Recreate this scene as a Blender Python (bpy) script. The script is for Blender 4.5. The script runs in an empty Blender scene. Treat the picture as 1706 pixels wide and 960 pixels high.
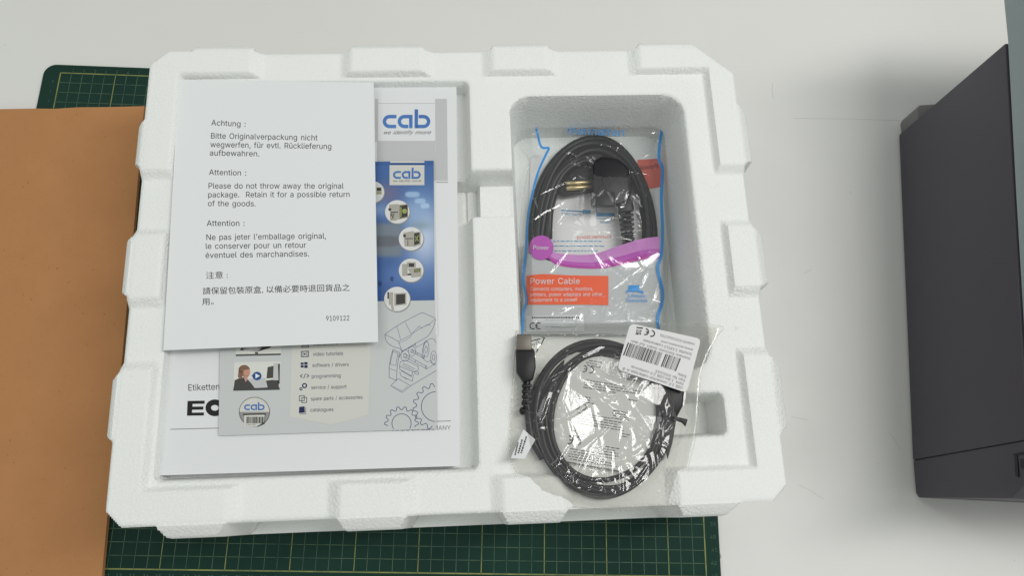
import bpy, bmesh, math, random
import numpy as np
from mathutils import Matrix, Vector
random.seed(7); rng = np.random.RandomState(11)
SC = bpy.context.scene
COL = SC.collection
S = 0.01                       # everything below is written in centimetres

# ------------------------------------------------------------------ camera
R = np.array([[0.9989008488979559, 0.01658928554655984, 0.04383936217598791],
              [0.027723455303698907, -0.9632450083285748, -0.26718993984822376],
              [0.03779555657701772, 0.26811163632921325, -0.9626461688325025]])
CAM = np.array([39.57113984230036, -37.06658866617539, 63.1948282794593]); FOC = 1250.0
cd = bpy.data.cameras.new('camera'); cam = bpy.data.objects.new('camera', cd); COL.objects.link(cam)
rows = [R[0], -R[1], -R[2]]
M4 = Matrix(((rows[0][0], rows[1][0], rows[2][0], CAM[0]*S), (rows[0][1], rows[1][1], rows[2][1], CAM[1]*S),
             (rows[0][2], rows[1][2], rows[2][2], CAM[2]*S), (0, 0, 0, 1)))
cam.matrix_world = M4
cd.sensor_width = 36; cd.lens = FOC/1706*36; cd.clip_start = 0.01; cd.clip_end = 50
SC.camera = cam

# ------------------------------------------------------------------ room light
w = bpy.data.worlds.new('World'); SC.world = w; w.use_nodes = True
bg = w.node_tree.nodes['Background']; bg.inputs[0].default_value = (0.97, 1.0, 0.98, 1); bg.inputs[1].default_value = 0.40
def area(name, loc, target, sx, sy, watts, col):
    d = bpy.data.lights.new(name, 'AREA'); d.shape = 'RECTANGLE'; d.size = sx*S; d.size_y = sy*S
    d.energy = watts; d.color = col
    o = bpy.data.objects.new(name, d); COL.objects.link(o)
    v = Vector(target)-Vector(loc)
    o.rotation_euler = v.to_track_quat('-Z', 'Y').to_euler(); o.location = Vector(loc)*S
    return o
area('ceiling_lamp', (156, 6, 205), (66, -28, 0), 40, 150, 26.0, (1.0, 0.985, 0.96))
area('ceiling_lamp', (-62, 45, 205), (30, -20, 0), 40, 150, 5.0, (0.97, 1.0, 0.97))
area('ceiling_lamp', (-75, -95, 205), (40, -30, 0), 120, 40, 2.4, (1.0, 1.0, 1.0))
SC.view_settings.view_transform = 'Standard'; SC.view_settings.look = 'None'
SC.view_settings.exposure = 0.0; SC.view_settings.gamma = 1.0

# ------------------------------------------------------------------ helpers
def at(px, py, z):
    """photo pixel -> point in the room on the surface z (a number or a function of x, y)"""
    px = np.atleast_1d(np.asarray(px, float)); py = np.atleast_1d(np.asarray(py, float))
    d = np.stack([(px-853)/FOC, (py-480)/FOC, np.ones(len(px))], 1) @ R
    zz = np.full(len(px), 6.0) if callable(z) else np.full(len(px), 1.0)*z
    for _ in range(7 if callable(z) else 1):
        if callable(z) and _ > 0: zz = z(q[:, 0], q[:, 1])
        t = (zz-CAM[2])/d[:, 2]
        q = CAM+t[:, None]*d
    return q
def srgb(r, g, b):
    f = lambda c: (c/255/12.92) if c/255 <= 0.04045 else ((c/255+0.055)/1.055)**2.4
    return (f(r), f(g), f(b), 1)
def tag(o, label=None, cat=None, group=None, kind=None):
    if label: o['label'] = label
    if cat: o['category'] = cat
    if group: o['group'] = group
    if kind: o['kind'] = kind
    return o
def mesh_obj(name, V, F, m, parent=None, smooth=False, mats=None, fm=None):
    me = bpy.data.meshes.new(name)
    me.from_pydata([tuple(v) for v in (np.asarray(V, float)*S)], [], [tuple(int(i) for i in f) for f in F])
    for mm in (mats or [m]): me.materials.append(mm)
    if fm is not None: me.polygons.foreach_set('material_index', fm)
    if smooth: me.polygons.foreach_set('use_smooth', [True]*len(me.polygons))
    me.update()
    o = bpy.data.objects.new(name, me); COL.objects.link(o)
    if parent: o.parent = parent
    return o
def empty(name):
    o = bpy.data.objects.new(name, None); COL.objects.link(o); return o
class MB:
    def __init__(s): s.V = []; s.F = []
    def add(s, V, F):
        b = len(s.V); s.V += [tuple(v) for v in V]; s.F += [tuple(i+b for i in f) for f in F]; return s
    def prism(s, bot, top):
        n = len(bot); return s.add(list(bot)+list(top), [tuple(range(n-1, -1, -1)), tuple(range(n, 2*n))]+[(i, (i+1) % n, n+(i+1) % n, n+i) for i in range(n)])
    def tube(s, P, r, k=10, cap=True):
        P = np.asarray(P, float); n = len(P); rr = np.ones(n)*r
        T = np.gradient(P, axis=0); T /= np.linalg.norm(T, axis=1)[:, None]+1e-9
        N = np.cross(T[0], [0, 0, 1.]);
        if np.linalg.norm(N) < 1e-3: N = np.array([1., 0, 0])
        V = []
        for i in range(n):
            N = N-T[i]*(N@T[i]); N /= np.linalg.norm(N)+1e-9; B = np.cross(T[i], N)
            for j in range(k):
                a = 2*math.pi*j/k; V.append(P[i]+rr[i]*(math.cos(a)*N+math.sin(a)*B))
        F = [(i*k+j, i*k+(j+1) % k, (i+1)*k+(j+1) % k, (i+1)*k+j) for i in range(n-1) for j in range(k)]
        if cap: F += [tuple(range(k-1, -1, -1)), tuple((n-1)*k+j for j in range(k))]
        return s.add(V, F)
    def build(s, name, m, parent=None, smooth=False, bevel=0, seg=2):
        o = mesh_obj(name, s.V, s.F, m, parent, smooth)
        bm = bmesh.new(); bm.from_mesh(o.data); bmesh.ops.recalc_face_normals(bm, faces=bm.faces)
        if bevel: bmesh.ops.bevel(bm, geom=[e for e in bm.edges if len(e.link_faces) == 2 and e.calc_face_angle(0) > 0.5], offset=bevel*S, segments=seg, affect='EDGES', profile=0.5)
        bm.to_mesh(o.data); bm.free()
        if bevel: o.data.polygons.foreach_set('use_smooth', [True]*len(o.data.polygons)); o.data.set_sharp_from_angle(angle=0.6)
        return o
def smooth_path(P, n):
    P = np.asarray(P, float); m = len(P); out = []
    for t in np.linspace(0, m-1, n):
        i = min(int(t), m-2); f = t-i
        p0, p1, p2, p3 = P[max(i-1, 0)], P[i], P[i+1], P[min(i+2, m-1)]
        out.append(0.5*((2*p1)+(-p0+p2)*f+(2*p0-5*p1+4*p2-p3)*f*f+(-p0+3*p1-3*p2+p3)*f**3))
    return np.array(out)

# ------------------------------------------------------------------ materials
MATS = {}
def mat(name, col, rough=0.5, spec=0.5, metal=0.0):
    if name in MATS: return MATS[name]
    m = bpy.data.materials.new(name); m.use_nodes = True
    b = m.node_tree.nodes['Principled BSDF']
    b.inputs['Base Color'].default_value = col; b.inputs['Roughness'].default_value = rough
    b.inputs['Specular IOR Level'].default_value = spec; b.inputs['Metallic'].default_value = metal
    MATS[name] = m; return m
def N(m, t, **kw):
    n = m.node_tree.nodes.new(t)
    for k, v in kw.items(): setattr(n, k, v)
    return n
def L(m, a, b): m.node_tree.links.new(a, b)
def tc(m, out='Object'): return N(m, 'ShaderNodeTexCoord').outputs[out]
def noise(m, scale, detail=4, rough=0.55, vec=None):
    n = N(m, 'ShaderNodeTexNoise'); n.inputs['Scale'].default_value = scale; n.inputs['Detail'].default_value = detail; n.inputs['Roughness'].default_value = rough
    L(m, vec if vec else tc(m), n.inputs['Vector']); return n
def ramp(m, fac, stops):
    r = N(m, 'ShaderNodeValToRGB'); e = r.color_ramp.elements
    while len(e) < len(stops): e.new(0.5)
    for i, (p, c) in enumerate(stops): e[i].position = p; e[i].color = c
    L(m, fac, r.inputs[0]); return r
def bump(m, h, strength, dist, prev=None):
    b = N(m, 'ShaderNodeBump'); b.inputs['Strength'].default_value = strength; b.inputs['Distance'].default_value = dist
    L(m, h, b.inputs['Height'])
    if prev: L(m, prev, b.inputs['Normal'])
    return b.outputs[0]
def bsdf(m): return m.node_tree.nodes['Principled BSDF']

# foam: fused beads
M_foam = mat('expanded_foam', (0.87, 0.89, 0.86, 1), 0.62, 0.35)
vo = N(M_foam, 'ShaderNodeTexVoronoi'); vo.inputs['Scale'].default_value = 400; L(M_foam, tc(M_foam), vo.inputs['Vector'])
vs = N(M_foam, 'ShaderNodeTexVoronoi', feature='DISTANCE_TO_EDGE'); vs.inputs['Scale'].default_value = 400; L(M_foam, tc(M_foam), vs.inputs['Vector'])
ge = N(M_foam, 'ShaderNodeNewGeometry'); sp = N(M_foam, 'ShaderNodeSeparateXYZ'); L(M_foam, ge.outputs['True Normal'], sp.inputs[0])
sl = ramp(M_foam, sp.outputs['Z'], [(0.25, (0.3, 0.3, 0.3, 1)), (0.7, (0.36, 0.36, 0.36, 1)), (0.93, (0.36, 0.36, 0.36, 1)), (0.992, (0.065, 0.065, 0.065, 1))])
nb = noise(M_foam, 14, 3); nr = ramp(M_foam, nb.outputs[0], [(0.38, (0.35, 0.35, 0.35, 1)), (0.66, (1.4, 1.4, 1.4, 1))])
mu = N(M_foam, 'ShaderNodeMath', operation='MULTIPLY'); L(M_foam, sl.outputs[0], mu.inputs[0]); L(M_foam, nr.outputs[0], mu.inputs[1])
mh = N(M_foam, 'ShaderNodeMath', operation='MULTIPLY'); L(M_foam, vo.outputs['Distance'], mh.inputs[0]); L(M_foam, mu.outputs[0], mh.inputs[1])
mi = N(M_foam, 'ShaderNodeMath', operation='MULTIPLY'); mi.inputs[1].default_value = -1; L(M_foam, mh.outputs[0], mi.inputs[0])
b1 = bump(M_foam, mi.outputs[0], 0.8, 0.0018)
gr = ramp(M_foam, vs.outputs['Distance'], [(0.0, (0, 0, 0, 1)), (0.10, (1, 1, 1, 1))]); gm = N(M_foam, 'ShaderNodeMath', operation='MULTIPLY'); L(M_foam, gr.outputs[0], gm.inputs[0]); L(M_foam, nr.outputs[0], gm.inputs[1]); b2 = bump(M_foam, gm.outputs[0], 0.22, 0.0005, b1)
L(M_foam, b2, bsdf(M_foam).inputs['Normal'])
cr = ramp(M_foam, vs.outputs['Distance'], [(0.0, (0.79, 0.81, 0.785, 1)), (0.05, (0.84, 0.86, 0.832, 1))]); dn = noise(M_foam, 75, 3, 0.7); dr = ramp(M_foam, dn.outputs[0], [(0.70, (1, 1, 1, 1)), (0.80, (0.90, 0.88, 0.84, 1))])
dm_ = N(M_foam, 'ShaderNodeMix', data_type='RGBA', blend_type='MULTIPLY'); dm_.inputs[0].default_value = 1; L(M_foam, cr.outputs[0], dm_.inputs[6]); L(M_foam, dr.outputs[0], dm_.inputs[7]); L(M_foam, dm_.outputs[2], bsdf(M_foam).inputs['Base Color'])

M_table = mat('table_laminate', (0.62, 0.62, 0.585, 1), 0.42, 0.4)
n1 = noise(M_table, 2.2, 5); r1 = ramp(M_table, n1.outputs[0], [(0.3, (0.69, 0.695, 0.655, 1)), (0.7, (0.74, 0.745, 0.72, 1))]); L(M_table, r1.outputs[0], bsdf(M_table).inputs['Base Color'])
n2 = noise(M_table, 400, 2); L(M_table, bump(M_table, n2.outputs[0], 0.08, 0.0004), bsdf(M_table).inputs['Normal'])
n3 = noise(M_table, 7, 6); r3 = ramp(M_table, n3.outputs[0], [(0.3, (0.36, 0.36, 0.36, 1)), (0.7, (0.5, 0.5, 0.5, 1))]); L(M_table, r3.outputs[0], bsdf(M_table).inputs['Roughness'])

M_mat = mat('mat_vinyl', (0.012, 0.055, 0.045, 1), 0.6, 0.15)
n1 = noise(M_mat, 9, 6); r1 = ramp(M_mat, n1.outputs[0], [(0.3, (0.006, 0.029, 0.020, 1)), (0.7, (0.010, 0.043, 0.030, 1))]); L(M_mat, r1.outputs[0], bsdf(M_mat).inputs['Base Color'])
n2 = noise(M_mat, 1400, 2); L(M_mat, bump(M_mat, n2.outputs[0], 0.25, 0.0003), bsdf(M_mat).inputs['Normal'])
M_line = mat('mat_print_green', (0.09, 0.15, 0.075, 1), 0.6)
n1 = noise(M_line, 60, 4); r1 = ramp(M_line, n1.outputs[0], [(0.35, (0.018, 0.065, 0.045, 1)), (0.65, (0.085, 0.15, 0.085, 1))]); L(M_line, r1.outputs[0], bsdf(M_line).inputs['Base Color'])
M_yel = mat('mat_print_yellow', (0.19, 0.21, 0.05, 1), 0.6)
n1 = noise(M_yel, 50, 4); r1 = ramp(M_yel, n1.outputs[0], [(0.3, (0.09, 0.13, 0.05, 1)), (0.6, (0.24, 0.26, 0.07, 1))]); L(M_yel, r1.outputs[0], bsdf(M_yel).inputs['Base Color'])

M_card = mat('kraft_board', srgb(160, 112, 76), 0.85, 0.2)
n1 = noise(M_card, 35, 8, 0.7); n2 = noise(M_card, 3, 3); mx = N(M_card, 'ShaderNodeMix', data_type='FLOAT'); mx.inputs[0].default_value = 0.12; L(M_card, n1.outputs[0], mx.inputs[2]); L(M_card, n2.outputs[0], mx.inputs[3])
r1 = ramp(M_card, mx.outputs[0], [(0.25, (0.43, 0.207, 0.082, 1)), (0.52, (0.455, 0.22, 0.089, 1)), (0.78, (0.48, 0.236, 0.098, 1))])
sn = noise(M_card, 260, 3, 0.8); sr = ramp(M_card, sn.outputs[0], [(0.27, (0.55, 0.5, 0.45, 1)), (0.33, (1, 1, 1, 1)), (0.71, (1, 1, 1, 1)), (0.76, (1.25, 1.28, 1.3, 1))])
mm = N(M_card, 'ShaderNodeMix', data_type='RGBA', blend_type='MULTIPLY'); mm.inputs[0].default_value = 1; L(M_card, r1.outputs[0], mm.inputs[6]); L(M_card, sr.outputs[0], mm.inputs[7]); L(M_card, mm.outputs[2], bsdf(M_card).inputs['Base Color'])
wv_ = N(M_card, 'ShaderNodeTexWave', wave_type='BANDS', bands_direction='X'); wv_.inputs['Scale'].default_value = 48; wv_.inputs['Distortion'].default_value = 0.6; L(M_card, tc(M_card), wv_.inputs['Vector'])
L(M_card, bump(M_card, wv_.outputs[0], 0.06, 0.0006, bump(M_card, sn.outputs[0], 0.12, 0.0004)), bsdf(M_card).inputs['Normal'])

def paper(name, col, rough=0.5, sp=0.3):
    m = mat(name, col, rough, sp); n = noise(m, 900, 3); L(m, bump(m, n.outputs[0], 0.06, 0.0003), bsdf(m).inputs['Normal']); return m
M_paper = paper('copy_paper', (0.765, 0.79, 0.79, 1))
M_cover = paper('manual_paper', (0.735, 0.755, 0.76, 1), 0.4)
M_pages = mat('page_edges', (0.72, 0.73, 0.74, 1), 0.7)
M_book = paper('booklet_paper', (0.545, 0.57, 0.565, 1), 0.35, 0.4)
M_cream = mat('print_cream', (0.60, 0.605, 0.555, 1), 0.35)
M_ink = mat('ink_grey', srgb(46, 46, 52), 0.6, 0.2)
M_ink2 = mat('ink_dark', srgb(38, 36, 38), 0.6, 0.2)
M_black = mat('ink_black', srgb(20, 20, 22), 0.6, 0.2)
M_navy = mat('ink_navy', srgb(40, 48, 84), 0.6, 0.2)
M_lg = mat('print_light_grey', srgb(190, 192, 192), 0.5, 0.2)
M_mg = mat('print_mid_grey', srgb(128, 130, 134), 0.5, 0.2)
M_wh = mat('print_white', (0.72, 0.74, 0.745, 1), 0.4, 0.3)
M_blue = mat('print_blue', srgb(38, 78, 138), 0.4, 0.3)
M_sky = mat('print_sky_blue', srgb(16, 150, 228), 0.35, 0.4)
M_orange = mat('print_orange', srgb(246, 92, 30), 0.3, 0.4)
M_red = mat('print_salmon', srgb(226, 110, 96), 0.4, 0.3)
M_skin = mat('print_skin', srgb(190, 140, 118), 0.4); M_hair = mat('print_hair', srgb(120, 86, 62), 0.4)
M_purple = mat('print_purple', srgb(192, 80, 186), 0.25, 0.5); M_purple2 = mat('print_light_purple', srgb(212, 140, 208), 0.25, 0.5); M_purple3 = mat('print_deep_purple', srgb(184, 46, 162), 0.25, 0.5)
M_txtw = mat('print_text_white', (0.8, 0.8, 0.8, 1), 0.4)
# logo: printed blend from light to deep blue (bottom to top of the lettering)
M_logo = mat('print_logo_blend', srgb(60, 110, 180), 0.4, 0.3)
nl = noise(M_logo, 12, 1); rl = ramp(M_logo, nl.outputs[0], [(0.25, srgb(52, 84, 158)), (0.75, srgb(92, 146, 204))]); L(M_logo, rl.outputs[0], bsdf(M_logo).inputs['Base Color'])
# photo panel of the booklet: blurred blues
M_pan = mat('print_blue_photo', srgb(60, 100, 160), 0.3, 0.5)
n1 = noise(M_pan, 16, 1, 0.3); r1 = ramp(M_pan, n1.outputs[0], [(0.30, srgb(44, 84, 146)), (0.46, srgb(66, 112, 176)), (0.58, srgb(116, 152, 202)), (0.70, srgb(178, 194, 220))]); L(M_pan, r1.outputs[0], bsdf(M_pan).inputs['Base Color'])

M_pvc = mat('black_pvc', (0.006, 0.006, 0.009, 1), 0.4, 0.4)
M_plug = mat('black_plug_rubber', (0.006, 0.006, 0.008, 1), 0.45, 0.4)
M_brass = mat('plug_brass', (0.62, 0.50, 0.27, 1), 0.3, 0.5, 0.9)
M_steel = mat('plug_steel', (0.17, 0.155, 0.135, 1), 0.5, 0.5, 0.8)
M_pr = mat('printer_plastic', (0.059, 0.053, 0.067, 1), 0.5, 0.4)
n2 = noise(M_pr, 1800, 2); L(M_pr, bump(M_pr, n2.outputs[0], 0.25, 0.0003), bsdf(M_pr).inputs['Normal'])
M_pr2 = mat('printer_seam', (0.004, 0.004, 0.005, 1), 0.6)
M_lid = mat('printer_lid', (0.26, 0.32, 0.325, 1), 0.16, 0.6)
M_grey = mat('grey_plastic', (0.17, 0.17, 0.165, 1), 0.5)
M_lgp = mat('pale_grey_plastic', (0.36, 0.36, 0.35, 1), 0.5)
M_scr = mat('table_scratch', (0.56, 0.555, 0.52, 1), 0.6)

def film(name, veil, tint, rough=0.07, fres=1.5, bs=0.25):
    m = bpy.data.materials.new(name); m.use_nodes = True; nt = m.node_tree
    for n in list(nt.nodes): nt.nodes.remove(n)
    out = N(m, 'ShaderNodeOutputMaterial'); tr = N(m, 'ShaderNodeBsdfTransparent'); tr.inputs[0].default_value = tint
    gl = N(m, 'ShaderNodeBsdfGlossy'); gl.inputs['Roughness'].default_value = rough
    df = N(m, 'ShaderNodeBsdfDiffuse'); df.inputs[0].default_value = (0.85, 0.86, 0.85, 1) if veil < 0.5 else (0.66, 0.68, 0.68, 1)
    fr = N(m, 'ShaderNodeFresnel'); bf = N(m, 'ShaderNodeNewGeometry'); ms = N(m, 'ShaderNodeMapRange'); ms.inputs[3].default_value = fres; ms.inputs[4].default_value = 1/fres; L(m, bf.outputs['Backfacing'], ms.inputs[0]); L(m, ms.outputs[0], fr.inputs[0])
    nz = noise(m, 120, 5, 0.6); bn = bump(m, nz.outputs[0], bs, 0.002)
    L(m, bn, gl.inputs['Normal']); L(m, bn, fr.inputs['Normal'])
    m1 = N(m, 'ShaderNodeMixShader'); m1.inputs[0].default_value = veil; L(m, tr.outputs[0], m1.inputs[1]); L(m, df.outputs[0], m1.inputs[2])
    m2 = N(m, 'ShaderNodeMixShader'); L(m, fr.outputs[0], m2.inputs[0]); L(m, m1.outputs[0], m2.inputs[1]); L(m, gl.outputs[0], m2.inputs[2])
    L(m, m2.outputs[0], out.inputs[0]); MATS[name] = m; return m
M_film1 = film('clear_bag_film', 0.025, (0.955, 0.965, 0.97, 1), 0.055, 1.7, 0.06)
M_film2 = film('thin_bag_film', 0.03, (0.925, 0.922, 0.90, 1), 0.07, 1.66, 0.07)
M_frost = film('printed_silver_film', 0.86, (0.9, 0.9, 0.9, 1), 0.12, 1.5)
M_pur_f = film('printed_purple_film', 0.05, srgb(214, 120, 206), 0.12, 1.5)

# ------------------------------------------------------------------ print: flat ink laid on a surface
_tc = {}
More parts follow.
